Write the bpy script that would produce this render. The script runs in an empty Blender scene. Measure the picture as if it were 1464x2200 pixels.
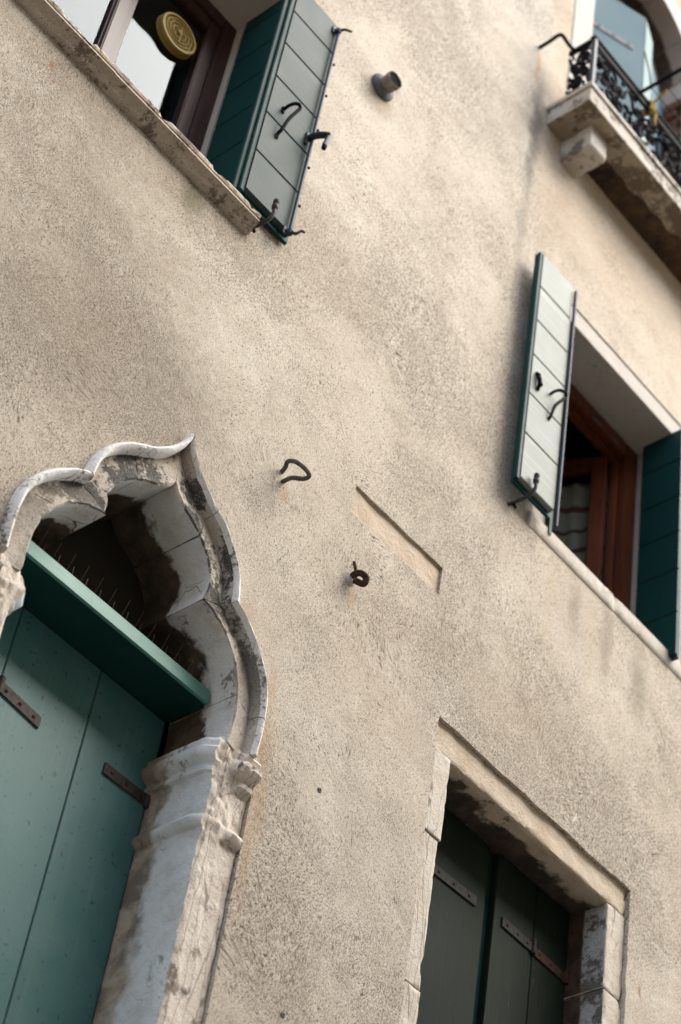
import bpy, bmesh, math, random
from mathutils import Vector, Matrix, noise
from mathutils.geometry import tessellate_polygon
random.seed(7)
R = math.radians
scene = bpy.context.scene
C = scene.collection

# ------------------------------------------------------------------ camera
cam = bpy.data.cameras.new('camera')
co = bpy.data.objects.new('camera', cam)
C.objects.link(co)
right = Vector((0.63255123, 0.59988003, 0.48992131)); right = Vector((0.63255123, -0.76306902, 0.13268238))
down = Vector((0.59988003, 0.37431938, -0.70712725))
fwd = Vector((0.48992131, 0.52688772, 0.69452605))
M = Matrix.Identity(4)
for i in range(3):
    M[i][0] = right[i]; M[i][1] = -down[i]; M[i][2] = -fwd[i]
M.translation = Vector((0, -4, 1.6))
co.matrix_world = M
cam.sensor_fit = 'VERTICAL'; cam.sensor_height = 36; cam.sensor_width = 24
cam.lens = 4495.877 / 2200 * 36
cam.clip_start = 0.05; cam.clip_end = 400
cam.dof.use_dof = True; cam.dof.focus_distance = 7.1; cam.dof.aperture_fstop = 2.1
scene.camera = co

# ------------------------------------------------------------------ light
SUN = Vector((0.42, -0.50, 0.76)).normalized()
w = bpy.data.worlds.new('World'); scene.world = w; w.use_nodes = True
nt = w.node_tree; nt.nodes.clear()
sky = nt.nodes.new('ShaderNodeTexSky'); sky.sky_type = 'NISHITA'; sky.sun_disc = False
sky.sun_elevation = math.asin(SUN.z); sky.sun_rotation = math.atan2(SUN.x, SUN.y)
sky.air_density = 1.0; sky.dust_density = 1.3; sky.ozone_density = 1.0
hs = nt.nodes.new('ShaderNodeHueSaturation'); hs.inputs['Saturation'].default_value = 0.62
bg = nt.nodes.new('ShaderNodeBackground'); bg.inputs['Strength'].default_value = 0.15
wo = nt.nodes.new('ShaderNodeOutputWorld')
nt.links.new(sky.outputs[0], hs.inputs['Color']); nt.links.new(hs.outputs[0], bg.inputs[0]); nt.links.new(bg.outputs[0], wo.inputs[0])
sl = bpy.data.lights.new('sun', 'SUN'); sl.energy = 1.5; sl.angle = R(48); sl.color = (1.0, 0.93, 0.81)
so = bpy.data.objects.new('sun', sl); C.objects.link(so)
so.rotation_euler = (-SUN).to_track_quat('-Z', 'Y').to_euler(); so.location = (6, -6, 20)
scene.view_settings.view_transform = 'Standard'; scene.view_settings.look = 'None'
scene.view_settings.gamma = 1; scene.view_settings.use_curve_mapping = False
scene.view_settings.exposure = 1.94
scene.cycles.max_bounces = 8; scene.cycles.transparent_max_bounces = 12

# ------------------------------------------------------------------ material helpers
class N:
    def __init__(s, name, rough=0.9, spec=0.3):
        s.m = bpy.data.materials.new(name); s.m.use_nodes = True
        s.t = s.m.node_tree; s.p = s.t.nodes['Principled BSDF']
        s.set('Roughness', rough); s.set('Specular IOR Level', spec)
        s.co = s.t.nodes.new('ShaderNodeTexCoord').outputs['Object']
        g = s.t.nodes.new('ShaderNodeNewGeometry'); s.pos = g.outputs['Position']; s.nrm = g.outputs['Normal']; s.npos = s.map((1, 1, 1), (0.61, 0.37, 0.83), (3.37, 1.71, 5.23))
    def set(s, k, v):
        i = s.p.inputs[k]
        if hasattr(v, 'is_output'): s.t.links.new(v, i)
        else: i.default_value = v if not isinstance(v, tuple) else (*v, 1.0)[:4]
    def put(s, sock, v):
        if hasattr(v, 'is_output'): s.t.links.new(v, sock)
        elif isinstance(v, (tuple, list)):
            sock.default_value = tuple(v) if len(sock.default_value) == len(v) else (*v, 1.0)
        else: sock.default_value = v
    def noise(s, scale, detail=4, rough=0.55, vec=None, dist=0.0, out=0):
        n = s.t.nodes.new('ShaderNodeTexNoise'); n.inputs['Scale'].default_value = scale
        n.inputs['Detail'].default_value = detail; n.inputs['Roughness'].default_value = rough; n.inputs['Distortion'].default_value = dist
        s.put(n.inputs['Vector'], vec or s.npos); return n.outputs[out]
    def voro(s, scale, feature='F1', vec=None, out='Distance', rand=1.0):
        n = s.t.nodes.new('ShaderNodeTexVoronoi'); n.feature = feature; n.inputs['Scale'].default_value = scale
        n.inputs['Randomness'].default_value = rand
        s.put(n.inputs['Vector'], vec or s.npos); return n.outputs[out]
    def ramp(s, f, stops, interp='LINEAR'):
        n = s.t.nodes.new('ShaderNodeValToRGB'); e = n.color_ramp.elements; n.color_ramp.interpolation = interp
        while len(e) < len(stops): e.new(0.5)
        for k, (p, c) in enumerate(stops):
            e[k].position = p; e[k].color = (c, c, c, 1) if not isinstance(c, tuple) else (*c, 1)
        s.put(n.inputs[0], f); return n.outputs[0]
    def step(s, f, a, b):
        n = s.t.nodes.new('ShaderNodeMapRange'); n.interpolation_type = 'SMOOTHSTEP'
        s.put(n.inputs[0], f); n.inputs[1].default_value = a; n.inputs[2].default_value = b
        return n.outputs[0]
    def mix(s, f, a, b, blend='MIX'):
        n = s.t.nodes.new('ShaderNodeMix'); n.data_type = 'RGBA'; n.blend_type = blend
        s.put(n.inputs[0], f); s.put(n.inputs[6], a); s.put(n.inputs[7], b); return n.outputs[2]
    def math(s, op, a, b=0.5, c=None):
        n = s.t.nodes.new('ShaderNodeMath'); n.operation = op
        s.put(n.inputs[0], a); s.put(n.inputs[1], b)
        if c is not None: s.put(n.inputs[2], c)
        return n.outputs[0]
    def vmath(s, op, a, b):
        n = s.t.nodes.new('ShaderNodeVectorMath'); n.operation = op
        s.put(n.inputs[0], a); s.put(n.inputs[1], b)
        return n.outputs['Value'] if op in ('LENGTH', 'DISTANCE', 'DOT_PRODUCT') else n.outputs[0]
    def map(s, scale=(1, 1, 1), rot=(0, 0, 0), loc=(0, 0, 0), vec=None):
        n = s.t.nodes.new('ShaderNodeMapping'); n.inputs['Scale'].default_value = scale
        n.inputs['Rotation'].default_value = rot; n.inputs['Location'].default_value = loc
        s.put(n.inputs['Vector'], vec or s.pos); return n.outputs[0]
    def warp(s, scale, amt, vec=None):
        n = s.noise(scale, 2, 0.5, vec, out=1)
        d = s.vmath('SUBTRACT', n, (0.5, 0.5, 0.5)); d = s.vmath('MULTIPLY', d, (amt, amt, amt))
        return s.vmath('ADD', vec or s.pos, d)
    def xyz(s, vec=None):
        n = s.t.nodes.new('ShaderNodeSeparateXYZ'); s.put(n.inputs[0], vec or s.pos); return n.outputs
    def bump(s, h, dist, strength=1.0, nrm=None):
        n = s.t.nodes.new('ShaderNodeBump'); n.inputs['Distance'].default_value = dist; n.inputs['Strength'].default_value = strength
        s.put(n.inputs['Height'], h)
        if nrm: s.put(n.inputs['Normal'], nrm)
        return n.outputs[0]

def m_stucco():
    m = N('stucco', 0.95, 0.15)
    wv = m.warp(2.2, 0.5)
    big = m.noise(0.8, 5, 0.6, m.map((1, 1, 0.7), (.5, .2, .3), (.3, .37, .2)))
    med = m.noise(5, 5, 0.65, wv)
    base = m.mix(m.step(big, 0.36, 0.66), (0.55, 0.475, 0.375), (0.70, 0.632, 0.53))
    base = m.mix(m.step(med, 0.35, 0.7), m.mix(0.55, base, (0.43, 0.345, 0.26)), base)
    # fine sandy grain, denser in places, with faint brushed arcs left by the float
    grain = m.noise(215, 4, 0.75)
    wa = m.warp(1.6, 0.55)
    s1 = m.noise(30, 4, 0.7, m.map((2.6, 1, 0.5), (0.31, 0.75, 0.23), (.17, .41, .3), vec=wa))
    s2 = m.noise(135, 3, 0.7, m.map((1.5, 1, 0.6), (0.27, -0.75, 0.19), (3.2, 1.37, 2.4), vec=wa))
    s3 = m.noise(190, 4, 0.75, m.map((1, 1, 1), (.4, .7, 1.1), (5.3, 2.2, 8.1)))
    dens = m.step(m.noise(1.1, 5, 0.65, m.map((1, 1, 1), (.7, .3, .5), (7.3, 3.2, 1.1))), 0.36, 0.62)
    arcs = m.step(s1, 0.52, 0.70)
    base = m.mix(m.math('MULTIPLY', arcs, m.math('MULTIPLY_ADD', dens, 0.30, 0.14)), base, (0.24, 0.19, 0.135))
    drip = m.step(m.noise(1.0, 4, 0.65, m.map((11, 1, 0.7), (0.1, 0.12, 0.05), (.3, .4, .2))), 0.50, 0.72)
    base = m.mix(m.math('MULTIPLY', drip, 0.20), base, (0.37, 0.29, 0.21))
    cloud = m.step(m.noise(3.2, 6, 0.7, m.map((1, 1, 1), (.2, .5, .9), (4.1, 3.3, 7.7))), 0.50, 0.72)
    base = m.mix(m.math('MULTIPLY', cloud, 0.18), base, (0.34, 0.27, 0.195))
    st = m.mix(0.4, s3, s2)
    speck = m.step(m.math('MULTIPLY_ADD', dens, 0.065, st), 0.535, 0.615)
    base = m.mix(m.step(grain, 0.36, 0.66), m.mix(0.45, base, (0.30, 0.245, 0.18)), m.mix(0.35, base, (0.84, 0.80, 0.72)))
    base = m.mix(m.math('MULTIPLY', speck, m.math('MULTIPLY_ADD', dens, 0.20, 0.58)), base, (0.125, 0.097, 0.070))
    hol = m.step(m.math('MULTIPLY_ADD', dens, 0.05, m.noise(115, 2, 0.5, m.map((1.5, 1, 0.7), (.9, .5, .4), (1.3, 7.2, 2.1), vec=wa))), 0.645, 0.70)
    base = m.mix(m.math('MULTIPLY', hol, 0.82), base, (0.05, 0.04, 0.03))
    base = m.mix(m.math('MULTIPLY', m.step(st, 0.44, 0.36), 0.5), base, (0.84, 0.80, 0.72))
    # stain and dirt patches, the broad left ones also painting in edge darkening: (x, z, radius x, radius z, colour, strength)
    stains_and_falloff = [(4.535, 10.20, 0.05, 0.42, (0.10, 0.095, 0.09), 0.9), (4.52, 9.55, 0.035, 0.5, (0.2, 0.18, 0.15), 0.5),
              (4.50, 10.74, 0.022, 0.15, (0.42, 0.22, 0.09), 0.7),
              (2.35, 7.60, 0.85, 0.13, (0.23, 0.185, 0.13), 0.62), (2.72, 7.64, 0.07, 0.1, (0.12, 0.11, 0.05), 0.7),
              (1.75, 6.8, 1.6, 0.66, (0.22, 0.18, 0.132), 0.52), (2.62, 6.62, 0.5, 0.42, (0.24, 0.195, 0.145), 0.45), (2.3, 7.3, 0.6, 0.3, (0.26, 0.215, 0.16), 0.45),  # grime on the left, also painting in the darkening towards the frame edge
              (5.13, 7.50, 0.05, 0.2, (0.24, 0.20, 0.15), 0.6), (5.36, 7.48, 0.05, 0.22, (0.24, 0.20, 0.15), 0.65), (5.60, 7.46, 0.07, 0.24, (0.22, 0.19, 0.14), 0.6),
              (4.96, 7.42, 0.035, 0.35, (0.50, 0.36, 0.22), 0.2), (5.25, 7.40, 0.03, 0.35, (0.50, 0.36, 0.22), 0.2),
              (3.425, 6.72, 0.03, 0.06, (0.38, 0.25, 0.13), 0.7), (3.84, 6.555, 0.03, 0.07, (0.36, 0.25, 0.14), 0.7), (3.50, 9.22, 0.09, 0.1, (0.28, 0.2, 0.13), 0.65),
              (1.99, 7.58, 0.012, 0.022, (0.28, 0.09, 0.03), 0.9), (2.02, 7.52, 0.008, 0.015, (0.28, 0.09, 0.03), 0.8), (5.70, 5.98, 0.008, 0.02, (0.33, 0.13, 0.04), 0.9),
              (3.56, 5.80, 0.03, 0.22, (0.42, 0.26, 0.12), 0.6), (3.40, 6.13, 0.05, 0.08, (0.36, 0.24, 0.13), 0.5), (3.60, 5.45, 0.035, 0.35, (0.42, 0.28, 0.15), 0.5),
              (5.232, 6.48, 0.003, 0.05, (0.8, 0.78, 0.72), 0.8), (4.7, 6.75, 0.4, 0.3, (0.36, 0.29, 0.21), 0.4), (4.1, 6.3, 0.35, 0.45, (0.40, 0.32, 0.24), 0.35), (3.3, 7.9, 0.4, 0.35, (0.38, 0.31, 0.22), 0.35)]
    x, y, z = m.xyz(m.warp(7, 0.10))
    fn = m.noise(24, 4, 0.7)
    for sx, sz, rx, rz, col, k in stains_and_falloff:
        dx = m.math('MULTIPLY', m.math('SUBTRACT', x, sx), 1 / rx); dz = m.math('MULTIPLY', m.math('SUBTRACT', z, sz), 1 / rz)
        d = m.math('ADD', m.math('MULTIPLY', dx, dx), m.math('MULTIPLY', dz, dz))
        f = m.step(m.math('ADD', d, m.math('MULTIPLY', fn, 1.6)), 2.5, 0.15)
        base = m.mix(m.math('MULTIPLY', f, k), base, col)
    # sheltered plaster by the balcony, its ochre tint painting in warm bounce light
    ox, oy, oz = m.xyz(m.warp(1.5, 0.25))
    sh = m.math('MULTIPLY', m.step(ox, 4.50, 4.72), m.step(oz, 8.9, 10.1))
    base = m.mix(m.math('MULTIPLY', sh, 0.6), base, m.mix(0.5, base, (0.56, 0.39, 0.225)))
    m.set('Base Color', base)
    h = m.math('ADD', m.math('MULTIPLY', grain, 0.8), m.math('MULTIPLY', st, -1.0))
    b = m.bump(h, 0.0020, 0.8)
    b = m.bump(m.noise(7, 4, 0.6, wv), 0.010, 0.5, b)
    b = m.bump(m.noise(1.6, 2, 0.5), 0.05, 0.5, b)
    m.set('Normal', b); return m.m

def m_stone(name, base, dark, soot=0.0, cracks=0.6, warm=(0.46, 0.36, 0.25), ysoot=None, sootz=None, fine=0.35, rough=0.85, lo=0.5, crs=(7, 7, 7), cw=0.010, cwarp=0.09):
    m = N(name, rough, 0.25)
    wv = m.warp(9, 0.06)
    n1 = m.noise(9, 5, 0.65, wv); n2 = m.noise(55, 4, 0.7); n3 = m.noise(170, 3, 0.7)
    c = m.mix(m.step(n1, 0.42, 0.7), base, m.mix(0.5, base, warm))
    c = m.mix(m.math('MULTIPLY', m.step(n3, 0.52, 0.68), fine), c, dark)
    c = m.mix(m.math('MULTIPLY', m.step(n2, 0.56, 0.70), fine), c, warm)
    if soot:
        f = m.math('ADD', m.math('MULTIPLY', m.noise(6, 6, 0.68, m.map((1, 1, 1), (.4, .7, 1.1), (4.3, 1.2, 9.1))), 1.0), m.math('MULTIPLY', n2, 0.35))
        mask = m.step(f, 0.90 - soot * 0.35, 0.985 - soot * 0.35)
        if sootz: mask = m.math('MULTIPLY', mask, m.step(m.xyz()[2], sootz[0], sootz[1]))
        c = m.mix(m.math('MULTIPLY', mask, m.math('MULTIPLY_ADD', m.step(n3, 0.3, 0.6), 0.22, 0.74)), c, dark)
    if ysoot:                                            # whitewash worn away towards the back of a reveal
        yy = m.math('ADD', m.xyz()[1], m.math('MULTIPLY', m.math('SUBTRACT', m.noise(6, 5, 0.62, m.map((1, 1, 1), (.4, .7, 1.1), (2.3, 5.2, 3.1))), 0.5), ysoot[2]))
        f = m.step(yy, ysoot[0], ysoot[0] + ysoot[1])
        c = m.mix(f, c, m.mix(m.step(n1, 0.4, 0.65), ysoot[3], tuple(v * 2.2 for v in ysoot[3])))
    if cracks:
        v = m.voro(1.0, 'DISTANCE_TO_EDGE', m.map(crs, vec=m.warp(9, cwarp))); cr = m.step(v, cw, cw * 0.2)
        cm = m.math('MULTIPLY', cr, m.math('MULTIPLY', m.step(m.noise(3.5, 2), lo, lo + 0.1), cracks))
        c = m.mix(cm, c, (0.05, 0.045, 0.04))
    m.set('Base Color', c)
    b = m.bump(n3, 0.002, 0.8); b = m.bump(n2, 0.006, 0.7, b); b = m.bump(n1, 0.006, 0.3, b)
    m.set('Normal', b); return m.m

def m_paint(name, col, dust, rough=0.42, spec=0.5, streak=0.35, spots=0.0, spotcol=(0.01, 0.03, 0.03), horiz=False, scr=0.0, dusty=0.0):
    m = N(name, rough, spec)
    k = (2, 60, 60) if horiz else (60, 60, 2)
    g = m.noise(1.0, 4, 0.6, m.map(k)); blot = m.noise(3.2, 5, 0.62)
    c = m.mix(m.math('MULTIPLY', m.step(blot, 0.4, 0.75), streak), col, dust)
    c = m.mix(m.math('MULTIPLY', m.step(g, 0.5, 0.72), streak * 0.7), c, dust)
    if dusty: c = m.mix(dusty, c, dust)
    if spots:
        v = m.noise(48, 2, 0.5, m.warp(20, 0.02)); sp = m.step(v, 0.65, 0.69)
        c = m.mix(m.math('MULTIPLY', sp, spots), c, spotcol)
        sp = m.step(m.noise(110, 2, 0.5), 0.68, 0.72); c = m.mix(m.math('MULTIPLY', sp, spots * 0.6), c, spotcol)
    if scr:
        v = m.step(m.noise(1.0, 3, 0.6, m.map((70, 70, 7), loc=(1, 4, 2))), 0.68, 0.72)
        c = m.mix(m.math('MULTIPLY', v, scr), c, tuple(min(1, q * 5 + 0.06) for q in col))
    oi = m.t.nodes.new('ShaderNodeObjectInfo')
    c = m.mix(m.math('MULTIPLY', oi.outputs['Random'], 0.22), c, tuple(v * 0.62 for v in dust))
    m.set('Base Color', c); m.set('Roughness', m.math('MULTIPLY_ADD', blot, 0.3, rough - 0.12))
    b = m.bump(m.noise(1.0, 3, 0.6, m.map(tuple(q * 3 for q in k))), 0.0008, 0.6); b = m.bump(m.noise(6, 2), 0.004, 0.35, b)
    m.set('Normal', b); return m.m

def m_plain(name, col, rough=0.6, spec=0.4, var=0.25, scale=30, metal=0.0, col2=None):
    m = N(name, rough, spec)
    n = m.noise(scale, 4, 0.65); c2 = col2 or tuple(v * 0.55 for v in col)
    m.set('Base Color', m.mix(m.math('MULTIPLY', m.step(n, 0.38, 0.68), var if not col2 else 1.0), col, c2))
    m.set('Metallic', metal); m.set('Normal', m.bump(n, 0.0012, 0.6)); return m.m

def m_wood(name, a, b, rough=0.4):
    m = N(name, rough, 0.5)
    g = m.noise(1.0, 5, 0.65, m.map((45, 45, 3))); n = m.noise(5, 4, 0.6)
    c = m.mix(m.step(g, 0.35, 0.7), a, b); c = m.mix(m.math('MULTIPLY', m.step(n, 0.45, 0.75), 0.5), c, tuple(v * 0.4 for v in a))
    m.set('Base Color', c); m.set('Specular IOR Level', 0.25); m.set('Normal', m.bump(g, 0.001, 0.6)); return m.m

def m_glass(name):
    m = bpy.data.materials.new(name); m.use_nodes = True; t = m.node_tree; t.nodes.clear()
    o = t.nodes.new('ShaderNodeOutputMaterial'); mx = t.nodes.new('ShaderNodeMixShader'); f = t.nodes.new('ShaderNodeFresnel')
    f.inputs[0].default_value = 1.52; d = t.nodes.new('ShaderNodeMath'); d.operation = 'MULTIPLY'; d.inputs[1].default_value = 0.52; d.use_clamp = True
    tr = t.nodes.new('ShaderNodeBsdfTransparent'); tr.inputs[0].default_value = (0.93, 0.95, 0.945, 1)
    gl = t.nodes.new('ShaderNodeBsdfGlossy'); gl.inputs['Color'].default_value = (0.86, 0.94, 1.0, 1); gl.inputs['Roughness'].default_value = 0.03
    tc = t.nodes.new('ShaderNodeTexCoord'); nz = t.nodes.new('ShaderNodeTexNoise'); nz.inputs['Scale'].default_value = 3
    bp = t.nodes.new('ShaderNodeBump'); bp.inputs['Distance'].default_value = 0.0015
    t.links.new(tc.outputs['Object'], nz.inputs['Vector']); t.links.new(nz.outputs[0], bp.inputs['Height'])
    ge = t.nodes.new('ShaderNodeNewGeometry'); iv = t.nodes.new('ShaderNodeMath'); iv.operation = 'SUBTRACT'; iv.inputs[0].default_value = 1.0; t.links.new(ge.outputs['Backfacing'], iv.inputs[1])
    m2 = t.nodes.new('ShaderNodeMath'); m2.operation = 'MULTIPLY'; t.links.new(d.outputs[0], m2.inputs[0]); t.links.new(iv.outputs[0], m2.inputs[1])
    t.links.new(f.outputs[0], d.inputs[0]); t.links.new(m2.outputs[0], mx.inputs[0]); t.links.new(tr.outputs[0], mx.inputs[1])
    t.links.new(gl.outputs[0], mx.inputs[2]); t.links.new(mx.outputs[0], o.inputs[0]); return m

def m_curtain():
    m = N('striped_cloth', 0.9, 0.1)
    x, y, z = m.xyz(m.warp(5, 0.13))
    s = m.math('FRACT', m.math('MULTIPLY', z, 7.0)); line = m.math('MULTIPLY', m.step(s, 0.30, 0.36), m.step(s, 0.56, 0.50))
    m.set('Base Color', m.mix(line, (0.30, 0.29, 0.25), (0.11, 0.06, 0.05))); return m.m

MAT = {}
MAT['stucco'] = m_stucco()
MAT['niche'] = m_stone('smooth_plaster', (0.55, 0.45, 0.345), (0.26, 0.2, 0.14), 0.0, 0.0, (0.46, 0.36, 0.25), fine=0.25)
MAT['hood'] = m_stone('white_stone', (0.82, 0.80, 0.77), (0.10, 0.09, 0.085), 0.50, 0.6, (0.58, 0.48, 0.38), fine=0.35, lo=0.4, cw=0.014)
MAT['arch'] = m_stone('arch_stone', (0.56, 0.51, 0.44), (0.040, 0.038, 0.037), 0.85, 0.5, (0.46, 0.37, 0.27), sootz=(5.55, 6.15), fine=0.55)
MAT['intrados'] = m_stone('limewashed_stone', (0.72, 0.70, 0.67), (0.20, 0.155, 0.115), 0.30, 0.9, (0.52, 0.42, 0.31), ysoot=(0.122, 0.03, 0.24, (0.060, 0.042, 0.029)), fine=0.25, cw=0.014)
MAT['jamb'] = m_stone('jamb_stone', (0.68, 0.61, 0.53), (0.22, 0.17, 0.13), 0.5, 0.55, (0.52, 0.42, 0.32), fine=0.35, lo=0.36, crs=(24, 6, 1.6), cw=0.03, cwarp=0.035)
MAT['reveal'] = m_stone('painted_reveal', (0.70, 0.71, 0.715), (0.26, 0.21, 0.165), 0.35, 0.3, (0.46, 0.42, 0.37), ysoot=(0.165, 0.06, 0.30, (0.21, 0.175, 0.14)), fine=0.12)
MAT['surround'] = m_stone('grey_stone', (0.62, 0.56, 0.48), (0.2, 0.165, 0.13), 0.25, 0.6, (0.50, 0.41, 0.30), fine=0.4, lo=0.4, crs=(30, 8, 1.8), cw=0.03, cwarp=0.03)
MAT['lintel'] = m_stone('ochre_stone', (0.58, 0.49, 0.38), (0.16, 0.12, 0.085), 0.2, 0.3, (0.45, 0.33, 0.2), fine=0.5)
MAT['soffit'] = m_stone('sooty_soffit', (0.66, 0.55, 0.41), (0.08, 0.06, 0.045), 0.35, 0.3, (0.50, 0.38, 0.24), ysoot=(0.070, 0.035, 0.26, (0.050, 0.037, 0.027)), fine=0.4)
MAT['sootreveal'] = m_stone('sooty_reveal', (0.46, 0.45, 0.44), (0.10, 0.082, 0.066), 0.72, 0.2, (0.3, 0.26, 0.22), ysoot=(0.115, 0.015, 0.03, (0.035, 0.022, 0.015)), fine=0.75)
MAT['sill'] = m_stone('sill_stone', (0.50, 0.43, 0.345), (0.13, 0.10, 0.072), 0.62, 0.2, (0.32, 0.25, 0.17), fine=0.6)
MAT['chipped'] = m_stone('sill_white_stone', (0.58, 0.53, 0.46), (0.10, 0.085, 0.07), 0.35, 0.5, (0.48, 0.38, 0.27), fine=0.4)
MAT['balcony'] = m_stone('balcony_stone', (0.50, 0.45, 0.385), (0.11, 0.09, 0.07), 0.6, 0.3, (0.42, 0.34, 0.25), fine=0.3)
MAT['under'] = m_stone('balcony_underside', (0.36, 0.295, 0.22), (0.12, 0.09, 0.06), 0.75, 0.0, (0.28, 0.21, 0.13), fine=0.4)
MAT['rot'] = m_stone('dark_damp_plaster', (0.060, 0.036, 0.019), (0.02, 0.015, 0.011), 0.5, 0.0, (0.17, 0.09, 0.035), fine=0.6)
MAT['white'] = m_stone('white_plaster', (0.48, 0.445, 0.395), (0.32, 0.27, 0.22), 0.2, 0.3, (0.55, 0.48, 0.40), fine=0.15)
MAT['teal'] = m_paint('dark_teal_paint', (0.006, 0.040, 0.038), (0.011, 0.053, 0.050), 0.5, 0.10, 0.3, horiz=True)
MAT['teal_face'] = m_paint('weathered_grey_green_paint', (0.030, 0.052, 0.047), (0.078, 0.104, 0.094), 0.5, 0.10, 0.7, horiz=True)
MAT['pale_face'] = m_paint('weathered_sheen_paint', (0.19, 0.215, 0.19), (0.36, 0.37, 0.325), 0.5, 0.14, 0.7, horiz=True)  # weathered paint, lightened further to paint in its bright sky reflection
MAT['arch_green'] = m_paint('sea_green_paint', (0.040, 0.140, 0.138), (0.095, 0.195, 0.190), 0.42, 0.35, 0.55, spots=0.75)
MAT['ledge'] = m_paint('light_green_paint', (0.085, 0.25, 0.205), (0.17, 0.34, 0.29), 0.45, 0.45, 0.4, horiz=True, spots=0.3)
MAT['under_green'] = m_paint('shaded_green_paint', (0.006, 0.038, 0.032), (0.011, 0.052, 0.044), 0.5, 0.15, 0.3, horiz=True)  # ledge green darkened to paint in the shade of its underside
MAT['olive'] = m_paint('olive_green_paint', (0.013, 0.020, 0.014), (0.034, 0.043, 0.029), 0.5, 0.03, 0.35, scr=0.3)
MAT['board'] = m_plain('dark_board', (0.032, 0.029, 0.021), 0.7, 0.2, 0.4, 8)
MAT['bluegrey'] = m_paint('blue_grey_paint', (0.055, 0.115, 0.14), (0.08, 0.14, 0.165), 0.5, 0.06, 0.3)
MAT['palegrey'] = m_paint('lit_green_paint', (0.15, 0.22, 0.21), (0.2, 0.27, 0.25), 0.5, 0.08, 0.3)  # paler green paints in the light on the leaf turned left
MAT['iron'] = m_plain('wrought_iron', (0.010, 0.009, 0.010), 0.7, 0.05, 0.4, 60, 0.1)
MAT['blueiron'] = m_plain('blued_steel', (0.026, 0.034, 0.050), 0.5, 0.2, 0.4, 60, 0.1)
MAT['strap'] = m_plain('old_strap_iron', (0.050, 0.045, 0.042), 0.55, 0.2, 0.5, 70, 0.1, (0.026, 0.019, 0.016))
MAT['greystrap'] = m_plain('grey_strap', (0.046, 0.046, 0.041), 0.6, 0.06, 0.5, 60, 0.0, (0.026, 0.023, 0.019))
MAT['rust'] = m_plain('rusty_iron', (0.07, 0.035, 0.02), 0.8, 0.2, 0.5, 80, 0.0, (0.025, 0.015, 0.011))
MAT['verdigris'] = m_plain('tarnished_rod', (0.09, 0.085, 0.06), 0.6, 0.4, 0.5, 50, 0.2, (0.05, 0.035, 0.022))
MAT['zinc'] = m_plain('dull_zinc', (0.13, 0.132, 0.14), 0.6, 0.15, 0.4, 25, 0.0, (0.085, 0.08, 0.077))
MAT['pipe'] = m_plain('beige_pipe', (0.27, 0.235, 0.19), 0.7, 0.1, 0.3, 18, 0.0, (0.15, 0.12, 0.09))
MAT['black'] = m_plain('black_grille', (0.012, 0.012, 0.012), 0.7, 0.3, 0.2)
MAT['steel'] = m_plain('steel_wire', (0.17, 0.15, 0.12), 0.5, 0.2, 0.2, 40, 0.2)
MAT['brownwood'] = m_wood('dark_brown_wood', (0.036, 0.016, 0.012), (0.060, 0.030, 0.022), 0.4)
MAT['redwood'] = m_wood('red_brown_wood', (0.135, 0.036, 0.012), (0.06, 0.018, 0.008), 0.3)
MAT['glass'] = m_glass('window_glass')
MAT['yellow'] = m_plain('yellowed_plastic', (0.30, 0.215, 0.055), 0.5, 0.2, 0.3, 12, 0.0, (0.30, 0.21, 0.055))
MAT['cord'] = m_plain('yellow_cord', (0.42, 0.27, 0.03), 0.8, 0.2, 0.4, 90, 0.0, (0.24, 0.15, 0.02))
MAT['cloth'] = m_curtain()
MAT['dark'] = m_plain('dark_room_plaster', (0.10, 0.095, 0.085), 0.9, 0.1, 0.3, 3)
MAT['brick'] = m_stone('brick', (0.19, 0.09, 0.05), (0.05, 0.03, 0.02), 0.4, 0.0, (0.30, 0.16, 0.09), fine=0.5)
MAT['paving'] = m_stone('paving_stone', (0.26, 0.25, 0.235), (0.1, 0.095, 0.09), 0.3, 0.3, (0.3, 0.27, 0.22))
MAT['cream'] = m_stone('cream_render', (0.58, 0.50, 0.39), (0.3, 0.24, 0.17), 0.3, 0.0, (0.5, 0.4, 0.28), fine=0.1)
MAT['tile'] = m_plain('roof_tile', (0.30, 0.13, 0.07), 0.85, 0.2, 0.5, 6)

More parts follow.
